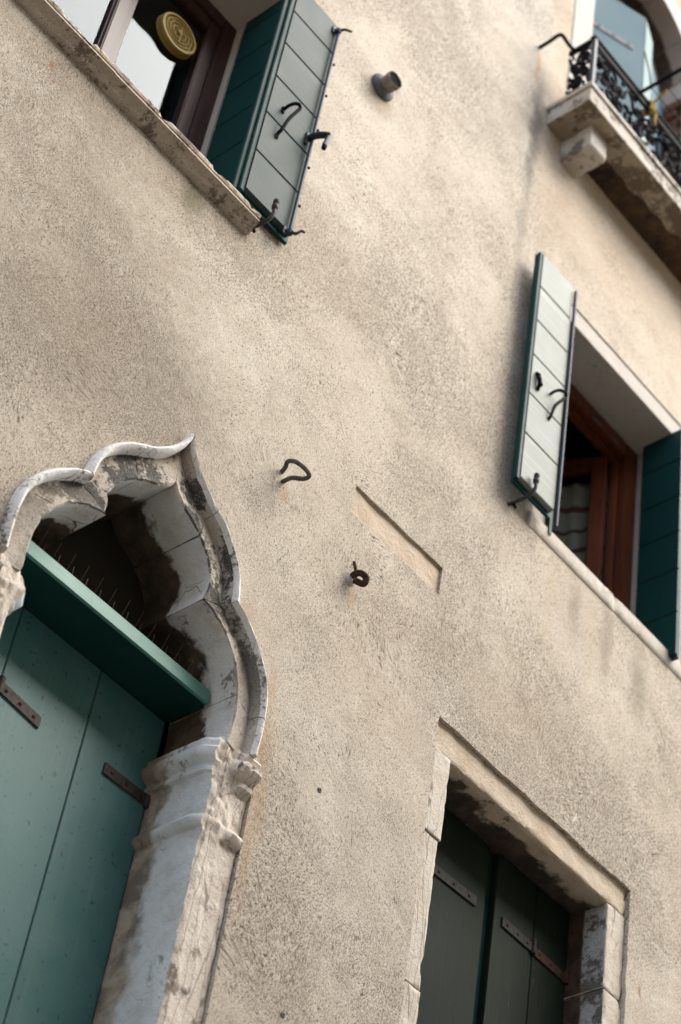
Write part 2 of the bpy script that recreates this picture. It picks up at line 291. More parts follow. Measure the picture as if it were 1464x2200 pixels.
# ------------------------------------------------------------------ mesh helpers (all coordinates in metres, wall plane y = 0)
class MB:
    def __init__(s): s.v = []; s.f = []; s.mi = []
    def add(s, vs, fs, mi=0):
        o = len(s.v); s.v += [Vector(q) for q in vs]; s.f += [tuple(i + o for i in f) for f in fs]; s.mi += [mi] * len(fs); return s
    def box(s, x0, x1, y0, y1, z0, z1, mi=0):
        vs = [(x, y, z) for x in (x0, x1) for y in (y0, y1) for z in (z0, z1)]
        return s.add(vs, [(0, 1, 3, 2), (4, 6, 7, 5), (0, 4, 5, 1), (2, 3, 7, 6), (0, 2, 6, 4), (1, 5, 7, 3)], mi)
    def ring_loft(s, rings, closed=True, caps=True, mi=0):
        n = len(rings[0]); vs = [p for r in rings for p in r]; fs = []
        for a in range(len(rings) - 1):
            for b in range(n if closed else n - 1):
                c = (b + 1) % n; fs.append((a * n + b, a * n + c, (a + 1) * n + c, (a + 1) * n + b))
        if caps and closed:
            fs.append(tuple(range(n))[::-1]); fs.append(tuple((len(rings) - 1) * n + i for i in range(n)))
        return s.add(vs, fs, mi)
    def tube(s, pts, r, n=8, flat=None, taper=None, mi=0, up0=(0, 1, 0)):
        pts = [Vector(p) for p in pts]; rings = []; up = None
        for i, p in enumerate(pts):
            d = (pts[min(i + 1, len(pts) - 1)] - pts[max(i - 1, 0)]).normalized()
            if up is None:
                up = Vector(up0) if abs(d.dot(Vector(up0))) < 0.9 else Vector((0, 0, 1))
            a = (up - d * up.dot(d)).normalized(); b = d.cross(a); up = a
            rr = r * (taper[i] if taper else 1.0); fb = flat or 1.0
            rings.append([p + a * (rr * math.cos(2 * math.pi * k / n)) + b * (rr * fb * math.sin(2 * math.pi * k / n)) for k in range(n)])
        return s.ring_loft(rings, mi=mi)
    def disc(s, c, axis, prof, n=28, mi=0):
        """lathe: prof = [(distance along axis, radius)]"""
        ax = Vector(axis).normalized(); a = ax.orthogonal().normalized(); b = ax.cross(a); c = Vector(c)
        rings = [[c + ax * t + a * (r * math.cos(2 * math.pi * k / n)) + b * (r * math.sin(2 * math.pi * k / n)) for k in range(n)] for t, r in prof]
        return s.ring_loft(rings, mi=mi)

def build(name, mb, mats, parent=None, bevel=0.0, smooth=False, seg=1, rough=0.0, rscale=30.0, weld=True, recalc=True):
    """link the collected shape as ONE mesh object; vertices are stored relative to the parent's place"""
    off = Vector((0, 0, 0)); p = parent
    while p is not None: off += p.location; p = p.parent
    me = bpy.data.meshes.new(name)
    me.from_pydata([v - off for v in mb.v], [], mb.f)
    mats = mats if isinstance(mats, (list, tuple)) else [mats]
    for k in mats: me.materials.append(MAT[k])
    for poly, mi in zip(me.polygons, mb.mi): poly.material_index = mi
    bm = bmesh.new(); bm.from_mesh(me)
    if weld: bmesh.ops.remove_doubles(bm, verts=bm.verts, dist=1e-5)
    if recalc: bmesh.ops.recalc_face_normals(bm, faces=bm.faces)
    if bevel:
        ed = [e for e in bm.edges if len(e.link_faces) == 2 and e.calc_face_angle(0) > 0.5]
        bmesh.ops.bevel(bm, geom=ed, offset=bevel, segments=seg, affect='EDGES', clamp_overlap=True)
    if rough:
        for v in bm.verts:
            q = v.co + off
            n = Vector((noise.noise(q * rscale), noise.noise(q * rscale + Vector((31, 7, 3))), noise.noise(q * rscale + Vector((5, 17, 41)))))
            v.co += n * rough
    bm.to_mesh(me); bm.free()
    if smooth:
        for poly in me.polygons: poly.use_smooth = True
        try: me.set_sharp_from_angle(angle=R(40))
        except Exception: pass
    o = bpy.data.objects.new(name, me); C.objects.link(o)
    if parent: o.parent = parent
    return o

def subdiv(o, cuts, rough=0.0, rscale=20, chip=None):
    """dice a stone and give it worn, uneven faces; chip = (amount, scale, threshold)"""
    me = o.data; bm = bmesh.new(); bm.from_mesh(me); off = Vector((0, 0, 0)); p = o.parent
    while p is not None: off += p.location; p = p.parent
    ln = {}
    for _ in range(cuts):
        ed = sorted(bm.edges, key=lambda e: -e.calc_length()); L = ed[0].calc_length()
        es = [e for e in bm.edges if e.calc_length() > max(0.02, L * 0.5)]
        bmesh.ops.subdivide_edges(bm, edges=es, cuts=1, use_grid_fill=True)
    bm.normal_update()
    for v in bm.verts:
        q = v.co + off; n = v.normal
        d = noise.fractal(q * rscale, 1.0, 2.0, 4) * rough
        if chip:
            c = noise.noise(q * chip[1] + Vector((9, 2, 5)))
            edge = max((e.calc_face_angle(0) for e in v.link_edges if len(e.link_faces) == 2), default=0)
            if edge > 0.4 and c > chip[2]: d -= chip[0] * (c - chip[2]) * 3
        v.co += n * d
    bm.to_mesh(me); bm.free(); return o

def tag(o, label, cat, group=None):
    o['label'] = label; o['category'] = cat
    if group: o['group'] = group
    return o
def thing(name, loc, label, cat, group=None):
    o = bpy.data.objects.new(name, None); C.objects.link(o); o.location = loc; o.empty_display_size = 0.1
    return tag(o, label, cat, group)
def copy_part(o, parent, shift=(0, 0, 0)):
    c = o.copy(); C.objects.link(c); c.parent = parent; c.location = o.location + Vector(shift); return c
def smooth_path(pts, n=6):
    pts = [Vector(p) for p in pts]; out = []
    for i in range(len(pts) - 1):
        p0 = pts[max(i - 1, 0)]; p1 = pts[i]; p2 = pts[i + 1]; p3 = pts[min(i + 2, len(pts) - 1)]
        for k in range(n):
            t = k / n
            out.append(0.5 * ((2 * p1) + (p2 - p0) * t + (2 * p0 - 5 * p1 + 4 * p2 - p3) * t * t + (3 * p1 - p0 - 3 * p2 + p3) * t ** 3))
    out.append(pts[-1]); return out

# ------------------------------------------------------------------ ground and the houses
g = MB().box(-60, 60, -60, 60, -0.3, 0.0)
o = build('pavement', g, 'paving'); o['kind'] = 'structure'

AX = 2.966                                            # axis of the trefoil arch
OUT = [(0, 6.611), (.025, 6.548), (.065, 6.487), (.123, 6.426), (.178, 6.388), (.248, 6.337), (.310, 6.265), (.345, 6.190), (.364, 6.104)]
OUT2 = [(.364, 6.104), (.42, 6.066), (.49, 5.998), (.54, 5.92), (.568, 5.845), (.577, 5.744), (.574, 5.66), (.572, 5.60)]
INN = [(0, 6.362), (.020, 6.337), (.060, 6.303), (.105, 6.280), (.150, 6.252), (.190, 6.212), (.222, 6.165), (.238, 6.105), (.226, 6.026)]
INN2 = [(.226, 6.026), (.27, 6.018), (.325, 5.992), (.39, 5.932), (.43, 5.862), (.452, 5.79), (.460, 5.71), (.452, 5.60)]
def flat2(p): return [Vector((a, 0, b)) for a, b in p]
o1 = smooth_path(flat2(OUT), 6); o2 = smooth_path(flat2(OUT2), 6); i1 = smooth_path(flat2(INN), 6); i2 = smooth_path(flat2(INN2), 6)
JO, JI = 0.603, 0.438                                 # outer and inner half width of the door jambs

def jit(pts, amt, step=0.05, seed=0):
    """an outline with points every few centimetres, pushed about by a few millimetres"""
    out = []
    for i, p in enumerate(pts):
        q = pts[(i + 1) % len(pts)]; L = math.hypot(q[0] - p[0], q[1] - p[1]); n = max(1, int(L / step))
        for k in range(n):
            t = k / n; x = p[0] + (q[0] - p[0]) * t; z = p[1] + (q[1] - p[1]) * t
            if 0 < k: 
                d = noise.noise(Vector((x * 14, z * 14, seed))) * amt + noise.noise(Vector((x * 50, z * 50, seed))) * amt * 0.5
                x += d * (q[1] - p[1]) / L; z -= d * (q[0] - p[0]) / L
            out.append((x, z))
    return out
arch_hole = [(AX + .035 * 0 + (p.x) * 0.93 + 0.0, p.z - 0.02) for p in o1] + [(AX + p.x * 0.955, p.z) for p in o2]
arch_hole += [(AX + JO, 5.55), (AX + JO, 3.0)]
arch_hole = arch_hole + [(2 * AX - x, z) for x, z in reversed(arch_hole[1:])]
def rect(x0, x1, z0, z1): return [(x0, z0), (x1, z0), (x1, z1), (x0, z1)]
HOLES = [(arch_hole, 0.30), (jit(rect(1.70, 2.905, 7.74, 9.21), 0.003, seed=1), 0.38), (jit(rect(4.79, 5.935, 7.69, 9.30), 0.005, seed=2), 0.02),
         (jit([(4.385, 4.2), (5.617, 4.2), (5.613, 6.386), (4.388, 6.394)], 0.007, 0.035, seed=3), 0.38), (jit(rect(3.775, 4.298, 6.918, 7.060), 0.0035, seed=4), 0.0135),
         (jit(rect(4.74, 6.02, 10.50, 12.3), 0.0, seed=5), 0.38)]
# the balcony door hole is a round arch
BCX, BCZ, BR = 5.38, 12.34, 0.475
bh = [(4.735, 10.52), (BCX + .645, 10.52)] + [(BCX + 0.645 * math.cos(a), BCZ + 0.645 * math.sin(a)) for a in [math.pi * k / 24 for k in range(25)]]
HOLES[-1] = (bh, 0.38)

house = thing('house', (0, 0, 0), 'beige stucco house front with rough trowelled plaster, carrying all the windows', 'house')
def wall_sheet():
    mb = MB(); outer = rect(-9, 15, 0, 15.5)
    polys = [outer] + [h for h, d in HOLES]
    flatp = [p for poly in polys for p in poly]
    tris = tessellate_polygon([[Vector((x, z, 0)) for x, z in poly] for poly in polys])
    mb.add([(x, 0, z) for x, z in flatp], [t for t in tris])
    for h, d in HOLES:
        n = len(h); mb.add([(x, 0, z) for x, z in h] + [(x, d, z) for x, z in h], [(i, (i + 1) % n, n + (i + 1) % n, n + i) for i in range(n)])
    return mb
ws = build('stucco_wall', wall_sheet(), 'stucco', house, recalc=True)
mb = MB()
mb.box(-9, -8.7, 0.01, 8, 0, 15.5); mb.box(14.7, 15, 0.01, 8, 0, 15.5); mb.box(-9, 15, 7.7, 8, 0, 15.5); mb.box(-9, 15, 0.01, 8, 15.5, 15.8)
for z in (3.3, 6.62, 9.95, 13.2): mb.box(-8.7, 14.7, 0.40, 7.7, z, z + 0.25)
mb.box(3.3, 3.5, 0.40, 7.7, 0, 15.5); mb.box(6.4, 6.6, 0.4, 7.7, 0, 15.5); mb.box(-8.7, 14.7, 3.2, 3.3, 0, 15.5)
build('inner_walls', mb, 'dark', house)
np_ = MB().box(3.76, 4.31, 0.0130, 0.05, 6.90, 7.075)
o = build('niche_panel', np_, 'niche', house); subdiv(o, 5, 0.003, 10)

# house across the alley, behind the viewer: it closes the street and is what low reflections see
opp = thing('house', (2, -7.2, 0), 'plain cream house across the alley behind the viewer with green shuttered windows', 'house')
ox = [x for x in (-7.0, -4.2, -1.4, 1.4, 4.2, 7.0, 9.8)]; oz = (2.0, 5.2, 8.0, 11.0)
mb = MB(); oh = [rect(x, x + 1.0, z, z + 1.5) for x in ox for z in oz]
polys = [rect(-14, 18, 0, 13.4)] + oh; fl = [p for q in polys for p in q]
mb.add([(x, -7.2, z) for x, z in fl], tessellate_polygon([[Vector((x, z, 0)) for x, z in q] for q in polys]))
for h in oh: mb.add([(x, -7.2, z) for x, z in h] + [(x, -7.45, z) for x, z in h], [(i, (i + 1) % 4, 4 + (i + 1) % 4, 4 + i) for i in range(4)])
build('wall', mb, 'cream', opp)
mb = MB().box(-14, 18, -14, -7.46, 0, 13.4); build('rear_block', mb, 'dark', opp)
mb = MB(); mb.add([(-14.4, -6.75, 13.35), (18.4, -6.75, 13.35), (18.4, -10.6, 14.9), (-14.4, -10.6, 14.9), (-14.4, -14.4, 13.35), (18.4, -14.4, 13.35)], [(0, 1, 2, 3), (3, 2, 5, 4), (0, 4, 5, 1), (0, 3, 4), (1, 5, 2)])
build('roof', mb, 'tile', opp)
first = None
for x in ox:
    for z in oz:
        for s in (-0.53, 1.03):
            if first is None:
                first = build('window_shutter', MB().box(x + s, x + s + 0.5, -7.19, -7.14, z - 0.02, z + 1.52), 'teal', opp); fx, fz = x + s, z
            else: copy_part(first, opp, (x + s - fx, 0, z - fz))

# ------------------------------------------------------------------ trefoil arch of white stone
arch = thing('trefoil_arch', (AX, 0, 4.6), 'gothic trefoil arch of cracked white stone with black soot crusts over the green shutters', 'stone arch')
PROF = [(0.05, 0.02), (0.03, -0.004), (0.04, -0.020), (0.085, -0.034), (0.145, -0.039), (0.205, -0.035), (0.25, -0.023), (0.268, -0.006), (0.274, 0.008), (0.292, 0.017),
        (0.33, 0.017), (0.46, 0.009), (0.62, 0.005), (0.80, 0.001), (0.95, -0.004), (1.0, 0.001)]
BACK = [0.03, 0.07, 0.11, 0.15, 0.20, 0.25, 0.30]
def voussoir(side, O, I, a, b, seed, first_cap=True):
    """a stretch a..b of the arch; separate hood, face and soffit material slots on one carved stone"""
    mb = MB(); rows = []
    n = b - a
    for k in range(a, b + 1):
        po, pi = O[k], I[k]; row = []
        for t, y in PROF:
            q = po.lerp(pi, t); row.append(Vector((AX + side * q.x, y, q.z)))
        for y in BACK: row.append(Vector((AX + side * pi.x, y, pi.z)))
        rows.append(row)
    g = 0.0015                                        # open joint between neighbouring stones
    for r, s in ((0, 1), (n, n - 1)):
        d = [(rows[s][j] - rows[r][j]) for j in range(len(rows[r]))]
        rows[r] = [p + (e.normalized() * g if e.length > 1e-6 else e) for p, e in zip(rows[r], d)]
    m = len(rows[0])
    for row_i, row in enumerate(rows):
        for j in range(m):
            q = row[j] + Vector((seed * 3.1, 0, 0))
            amp = 0.0042
            nv = noise.fractal(q * 22, 1.0, 2.0, 4); row[j] = row[j] + Vector((side * -0.3, -0.8, 0.3)) * (nv * amp)
            if j in (14, 15, 16):                     # nibbled arris
                c = noise.noise(q * 34 + Vector((3, 1, seed)))
                if c > 0.22: row[j] = row[j] + Vector((side * 0.016, 0.008, 0.014)) * (c - 0.22)
    vs = [p for r in rows for p in r]; 
    for r in range(n):
        for j in range(m - 1):
            f = (r * m + j, r * m + j + 1, (r + 1) * m + j + 1, (r + 1) * m + j)
            mi = 0 if j < (8 if side < 0 else 6) else (1 if j < 15 else 2)  # right inner flank takes the dirty face stone, painting in its shade
            mb.f.append(f if side > 0 else f[::-1]); mb.mi.append(mi)
    mb.v = vs
    for r in (0, n):                                  # end faces
        f = tuple(r * m + j for j in range(m)); mb.f.append(f); mb.mi.append(1)
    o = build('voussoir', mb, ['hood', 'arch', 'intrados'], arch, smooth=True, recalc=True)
    return o
for side in (1, -1):
    voussoir(side, o1, i1, 0, 24, 1 + side); voussoir(side, o1, i1, 24, 48, 5 + side)
    voussoir(side, o2, i2, 0, 20 if side < 0 else 30, 9 + side); voussoir(side, o2, i2, 20 if side < 0 else 30, 42, 13 + side)

# jambs with moulded capitals: an L shaped front and reveal face carried up a moulding profile
CAPZ = [(3.0, 0), (3.6, 0), (4.2, 0), (4.5, 0), (4.7, 0), (4.85, 0), (5.0, 0), (5.1, 0), (5.2, 0), (5.272, 0), (5.279, .012), (5.290, .021), (5.303, .024), (5.314, .018), (5.320, .004), (5.328, 0), (5.37, 0), (5.42, 0), (5.462, .002), (5.478, .008), (5.484, .020), (5.497, .022), (5.503, .016), (5.512, .018),
        (5.524, .038), (5.542, .048), (5.560, .046), (5.570, .034), (5.577, .030), (5.590, .034), (5.602, .030), (5.612, .010), (5.622, .0)]
def sstep(x, a, b):
    t = min(1, max(0, (x - a) / (b - a))); return t * t * (3 - 2 * t)
def jamb(side):
    plan = []; xo, xi = JO - 0.004, JI; NF, NR = 22, 18
    for k in range(NF + 1): plan.append((xo + (xi - xo) * k / NF, 0.014, 0, -1, k / NF))          # front face, outside to arris
    for k in range(1, NR + 1): plan.append((xi, 0.014 + (0.30 - 0.014) * k / NR, -1, 0, 1 + k / NR))   # reveal, front to back
    zs = []
    for i in range(len(CAPZ) - 1):
        (za, pa), (zb, pb) = CAPZ[i], CAPZ[i + 1]; k = max(1, int(round((zb - za) / 0.010))) if za > 4.9 else max(1, int((zb - za) / 0.03)) if za > 4.1 else 1
        for t in range(k): zs.append((za + (zb - za) * t / k, pa + (pb - pa) * t / k))
    zs.append(CAPZ[-1]); zs = [(z, p * 1.12) for z, p in zs]; rows = []
    for z, p in zs:
        row = []
        for x, y, nx, ny, s in plan:
            q = Vector((x * side, y, z))
            n1 = noise.fractal(q * 9 + Vector((4, side, 2)), 1.0, 2.0, 3); n2 = noise.fractal(q * 34, 1.0, 2.0, 4); n3 = noise.fractal(q * 90, 1.0, 2.0, 3)
            front = 1 - sstep(s, 0.95, 1.10)
            brk = sstep(s + 0.3 * n1 + 0.2 * n2, 0.32, 0.5) * front * sstep(z, 5.22, 5.27)      # where the carved front has spalled away
            pp = p * (1 - 0.9 * brk)
            a = n2 * 0.0034 + n3 * 0.0018 + brk * (0.006 * n1 + 0.0035 * n2 + 0.002 * n3 + 0.002)
            a -= front * (1 - brk) * 0.001
            cn = 1 - min(1, abs(s - 1.0) / 0.14)                                                    # nibbled arris
            nib = max(0, cn) * (0.006 + 0.016 * max(0, noise.noise(Vector((side, 2, z * 17))) + 0.4 * n2))
            if s <= 0.9999: dx, dy = -nib * .4, -(pp + a) + nib
            elif s < 1.0001: dx, dy = -(p * (1 - .8 * brk)) + nib, -(pp + a) + nib
            else: dx, dy = -(pp + a * .6) + nib, 0
            row.append(Vector((AX + side * (x + dx), y + dy, z)))
        rows.append(row)
    mb = MB(); m = len(plan); mb.v = [p for r in rows for p in r]
    for r in range(len(rows) - 1):
        for j in range(m - 1):
            mb.f.append((r * m + j, r * m + j + 1, (r + 1) * m + j + 1, (r + 1) * m + j)); mb.mi.append(0 if j < NF else 1)
    n = len(rows) - 1
    mb.f.append(tuple(n * m + j for j in range(m))); mb.mi.append(0)
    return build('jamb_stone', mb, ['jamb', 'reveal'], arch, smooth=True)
jamb(1); jamb(-1)
mb = MB().box(AX - 0.62, AX + 0.62, 0.301, 0.33, 5.83, 6.45); build('transom_board', mb, 'board', arch)

# painted ledge board over the shutters, with bird spikes standing on it
lb = thing('ledge_board', (AX, 0.2, 5.78), 'sea green wooden ledge board across the trefoil arch above the green shutters', 'ledge')
build('front_edge', MB().box(AX - 0.434, AX + 0.434, 0.104, 0.118, 5.782, 5.838), 'ledge', lb, bevel=0.003, seg=2)
build('board', MB().box(AX - 0.434, AX + 0.434, 0.1185, 0.299, 5.785, 5.832), 'under_green', lb)
sp = thing('bird_spike_strip', (AX, 0.16, 5.835), 'row of thin steel bird spikes standing on the green ledge board', 'bird spikes')
build('base_strip', MB().box(AX - 0.39, AX + 0.41, 0.148, 0.166, 5.8325, 5.838), 'steel', sp)
a = build('spike', MB().tube([(2.60, 0.157, 5.836), (2.598, 0.150, 5.915)], 0.0006, 5), 'steel', sp)
b = build('spike', MB().tube([(2.63, 0.157, 5.836), (2.627, 0.112, 5.925)], 0.0006, 5), 'steel', sp)
for k in range(1, 13):
    copy_part(a, sp, (k * 0.062, 0, 0)).rotation_euler = (R(random.uniform(-3, 3)), R(random.uniform(-3, 3)), 0) if False else (0, 0, 0)
    copy_part(b, sp, (k * 0.062, random.uniform(-.002, .002), 0))

# green shutter leaves under the ledge
screw_me = None
def screw(parent, x, y, z, r=0.006, mat='rust'):
    return build('screw', MB().disc((x, y, z), (0, -1, 0), [(-0.002, r), (0.0015, r), (0.003, r * 0.7)], 12), mat, parent, smooth=True)
def strap(parent, x0, x1, z, y, h, mat, n, slope=0.0, label=None, knuckle=None):
    mb = MB().add([(x, yy, z + slope * (x - x0) / (x1 - x0) + s * h / 2) for x in (x0, x1) for yy in (y - 0.006, y) for s in (-1, 1)],
                  [(0, 1, 3, 2), (4, 6, 7, 5), (0, 4, 5, 1), (2, 3, 7, 6), (0, 2, 6, 4), (1, 5, 7, 3)])
    o = build('hinge_strap', mb, mat, parent, bevel=0.001)
    if knuckle is not None:
        build('hinge_knuckle', MB().tube([(knuckle, y - 0.004, z - 0.028), (knuckle, y - 0.004, z + 0.032)], 0.011, 12), mat, o, smooth=True)
    for k in range(n):
        t = (k + 0.5) / n; screw(o, x0 + (x1 - x0) * t, y - 0.007, z + slope * t)
    return o
def leaf_panel(name, x0, x1, z0, z1, y0, y1, mat, label, group, cat='shutter'):
    t = thing(name, ((x0 + x1) / 2, y0, z0), label, cat, group)
    build('panel', MB().box(x0, x1, y0, y1, z0, z1), mat, t, bevel=0.0025, seg=2); return t
G1 = 'sea green shutter leaves in the trefoil arch'
t = leaf_panel('shutter_leaf', 2.40, 2.742, 3.0, 5.782, 0.292, 0.325, 'arch_green', 'leftmost sea green shutter leaf under the ledge, cut by the photo edge', G1)
t = leaf_panel('shutter_leaf', 2.7455, 3.0945, 3.0, 5.782, 0.292, 0.325, 'arch_green', 'wide sea green shutter leaf between two seams, short dark strap at its left', G1)
strap(t, 2.742, 2.923, 5.462, 0.2915, 0.042, 'strap', 3, -0.02, knuckle=2.746)
t = leaf_panel('shutter_leaf', 3.098, 3.398, 3.0, 5.782, 0.292, 0.325, 'arch_green', 'sea green shutter leaf next to the stone capital, its rusty strap reaching the jamb', G1)
strap(t, 3.200, 3.400, 5.462, 0.2915, 0.042, 'strap', 3, 0.0, knuckle=3.397)

# ------------------------------------------------------------------ plank shutters
def plank_leaf(t, zs, x0, x1, y0, y1, mat, axis='y', nm='plank'):
    """horizontal boards with V joints; axis y: boards face the street, axis x: boards lie across the wall"""
    for z0, z1 in zip(zs[:-1], zs[1:]):
        g = 0.0022; d = 0.006
        if axis == 'y':
            pr = [(y1, z0 + g), (y0 + d, z0 + g), (y0, z0 + g + d * 0.7), (y0, z1 - g - d * 0.7), (y0 + d, z1 - g), (y1, z1 - g)]
            mb = MB().ring_loft([[Vector((x, y, z)) for y, z in pr] for x in (x0, x1)])
        else:
            pr = [(x1, z0 + g), (x0 + d, z0 + g), (x0, z0 + g + d * 0.7), (x0, z1 - g - d * 0.7), (x0 + d, z1 - g), (x1, z1 - g)]
            mb = MB().ring_loft([[Vector((x, y, z)) for x, z in pr] for y in (y0, y1)])
        build(nm, mb, mat, t)
def handle(t, dx=0.0, dz=0.0, mat='iron', grow=1.0):
    P = [(2.964, -0.050, 8.455), (2.966, -0.078, 8.468), (2.976 + .004 * grow, -0.094, 8.486), (2.984 + .014 * grow, -0.100, 8.497), (2.994 + .016 * grow, -0.096, 8.488), (2.990 + .012 * grow, -0.092, 8.46), (2.980, -0.082, 8.39), (2.969, -0.070, 8.318), (2.966, -0.058, 8.298), (2.967, -0.053, 8.282)]
    P = smooth_path([(x + dx, y, z + dz) for x, y, z in P], 5)
    h = build('pull_handle', MB().tube(P, 0.0048, 8, 1.6), mat, t, smooth=True)
    build('handle_plate', MB().box(2.957 + dx, 2.973 + dx, -0.056, -0.048, 8.44 + dz, 8.478 + dz), mat, h, bevel=0.002)
    build('handle_foot', MB().box(2.959 + dx, 2.975 + dx, -0.056, -0.048, 8.27 + dz, 8.297 + dz), mat, h, bevel=0.002)

ZS = [7.862, 8.110, 8.362, 8.612, 8.850, 9.088, 9.292]
tl = thing('shutter_leaf', (3.02, -0.02, 7.86), 'grey green outer plank shutter leaf with long bolt rod beside the brown window', 'shutter', 'plank shutter leaves')
plank_leaf(tl, ZS, 2.891, 3.155, -0.050, -0.026, 'teal_face')
mb = MB().box(2.868, 3.166, -0.0258, -0.008, 7.835, 9.296); build('backing_board', mb, 'teal', tl, bevel=0.002)
mb = MB().box(2.846, 2.8675, -0.030, -0.008, 7.840, 9.296); mb.box(2.8678, 2.8905, -0.044, -0.0262, 7.845, 9.296); build('edge_moulding', mb, 'teal', tl, bevel=0.003, seg=2)
rod = build('bolt_rod', MB().tube([(3.132, -0.064, 7.84), (3.136, -0.064, 9.24)], 0.0075, 10), 'blueiron', tl, smooth=True)
for z in (8.05, 8.30, 8.555, 8.80, 9.03):
    build('rod_guide', MB().disc((3.162, -0.046, z), (0, -1, 0), [(0, .006), (.006, .006), (.009, .003)], 10), 'iron', tl, smooth=True)
for z, s in ((9.235, 1), (7.845, -1)):
    hk = build('rod_hook', MB().tube(smooth_path([(3.115, -0.052, z - .004), (3.132, -0.068, z), (3.146, -0.085, z + .012 * s), (3.160, -0.098, z + .010), (3.170, -0.108, z + .004)], 4), 0.009, 8, 0.8, [1.0 - 0.03 * k for k in range(17)]), 'blueiron', tl, smooth=True)
    build('hook_collar', MB().disc((3.133, -0.064, z - 0.012), (0, 0, 1), [(0, .012), (.022, .013), (.024, .009)], 14), 'blueiron', hk, smooth=True)
    build('hook_plate', MB().box(3.106, 3.120, -0.058, -0.050, z - .022, z + .022), 'blueiron', hk, bevel=.002)
lt = build('latch_arm', MB().tube(smooth_path([(3.118, -0.055, 8.442), (3.130, -0.085, 8.452), (3.150, -0.108, 8.462), (3.168, -0.122, 8.466)], 4), 0.013, 8, 1.25), 'blueiron', tl, smooth=True)
build('latch_plate', MB().box(3.105, 3.119, -0.06, -0.05, 8.40, 8.475), 'blueiron', lt, bevel=.002)
build('latch_tail', MB().tube([(3.168, -0.122, 8.472), (3.160, -0.122, 8.41), (3.156, -0.121, 8.385)], 0.010, 8, 1.3), 'blueiron', lt, smooth=True)
build('latch_knob', MB().disc((3.155, -0.121, 8.372), (0, 0, 1), [(-.010, .004), (-.006, .010), (.004, .011), (.010, .005)], 12), 'iron', lt, smooth=True)
handle(tl)

ti = thing('shutter_leaf', (2.875, 0.1, 7.9), 'dark green inner plank shutter leaf folded into the reveal beside the brown window', 'shutter', 'plank shutter leaves')
plank_leaf(ti, [7.80, 7.912, 8.178, 8.422, 8.658, 8.884, 9.112, 9.35], 2.860, 2.878, 0.0, 0.215, 'teal', 'x')
mb = MB()
for x0, x1, y0 in ((2.8785, 2.887, -0.002), (2.8873, 2.896, 0.004)): mb.box(x0, x1, y0, 0.215, 7.795, 9.35)
build('backing_board', mb, 'teal_face', ti)
for z in (8.02, 9.02):
    build('hinge_knuckle', MB().tube([(2.878, -0.012, z - .03), (2.878, -0.012, z + .03)], 0.008, 10), 'iron', ti, smooth=True)

def dog(label, x, z, k=1.0):
    t = thing('shutter_dog', (x, 0, z), label, 'shutter catch', 'iron shutter catches fixed in the wall')
    build('arm', MB().tube(smooth_path([(x - .02, 0.03, z - .005), (x, -0.03 * k, z + .012), (x + .016, -0.070 * k, z + .035), (x + .024, -0.086 * k, z + .07), (x + .022, -0.088 * k, z + .11)], 5), 0.0085, 8, 1.0), 'strap', t, smooth=True)
    build('knob', MB().disc((x + .022, -0.088 * k, z + .105), (-.05, -.1, 1), [(-.012, .007), (-.004, .013), (.012, .014), (.02, .010), (.026, .013), (.040, .012), (.046, .006)], 12), 'strap', t, smooth=True)
    build('tip', MB().disc((x - .004, -0.018, z + .004), (0.15, -0.5, -1), [(0, .008), (.03, .007), (.036, .003)], 10), 'iron', t, smooth=True)
dog('dark iron catch holding the grey green shutter beside the brown window', 2.995, 7.745)

tr = thing('shutter_leaf', (4.74, -0.03, 7.8), 'pale grey green outer plank shutter leaf beside the red brown window', 'shutter', 'plank shutter leaves')
ZR = [7.822, 8.094, 8.344, 8.596, 8.828, 9.062, 9.300]
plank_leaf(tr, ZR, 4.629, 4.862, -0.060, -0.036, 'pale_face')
build('backing_board', MB().box(4.612, 4.876, -0.0358, -0.020, 7.80, 9.30), 'teal', tr, bevel=.002)
mb = MB().box(4.608, 4.6285, -0.056, -0.0362, 7.81, 9.30); build('edge_moulding', mb, 'teal', tr, bevel=.003, seg=2)
rod = build('bolt_rod', MB().tube([(4.876, -0.066, 7.74), (4.876, -0.066, 9.27)], 0.0085, 10), 'blueiron', tr, smooth=True)
for z in (7.92, 8.16, 8.44, 8.70, 8.95):
    build('rod_guide', MB().disc((4.888, -0.066, z), (1, -.4, 0), [(0, .006), (.006, .006), (.009, .003)], 10), 'iron', tr, smooth=True)
handle(tr, 1.803, 0.0, grow=2.4)
kn = [(4.664, -0.066, 8.49), (4.668, -0.074, 8.473), (4.670, -0.070, 8.452), (4.676, -0.078, 8.438), (4.674, -0.070, 8.418)]
kb = build('closing_latch', MB().tube(smooth_path([(4.660, -0.060, 8.497)] + kn + [(4.676, -0.06, 8.40)], 4), 0.0085, 8, 1.2, [1, .8, 1.2, .9, .7, 1.2, 1.3, .9, .7, 1.1, 1.3, .9, .7, 1.1, 1.3, .9, .7, 1.2, 1.3, 1.1, .9, .8, 1, 1, .8]), 'iron', tr, smooth=True)
dog('grey iron catch holding the pale shutter beside the red brown window', 4.650, 7.695, 1.22)
for z in (8.02, 9.12):
    build('hinge_arm', MB().tube([(4.862, -0.022, z), (4.925, 0.060, z)], 0.009, 8), 'iron', tr, smooth=True)
tr.location += Vector((-.033, -.0275, -.0485))

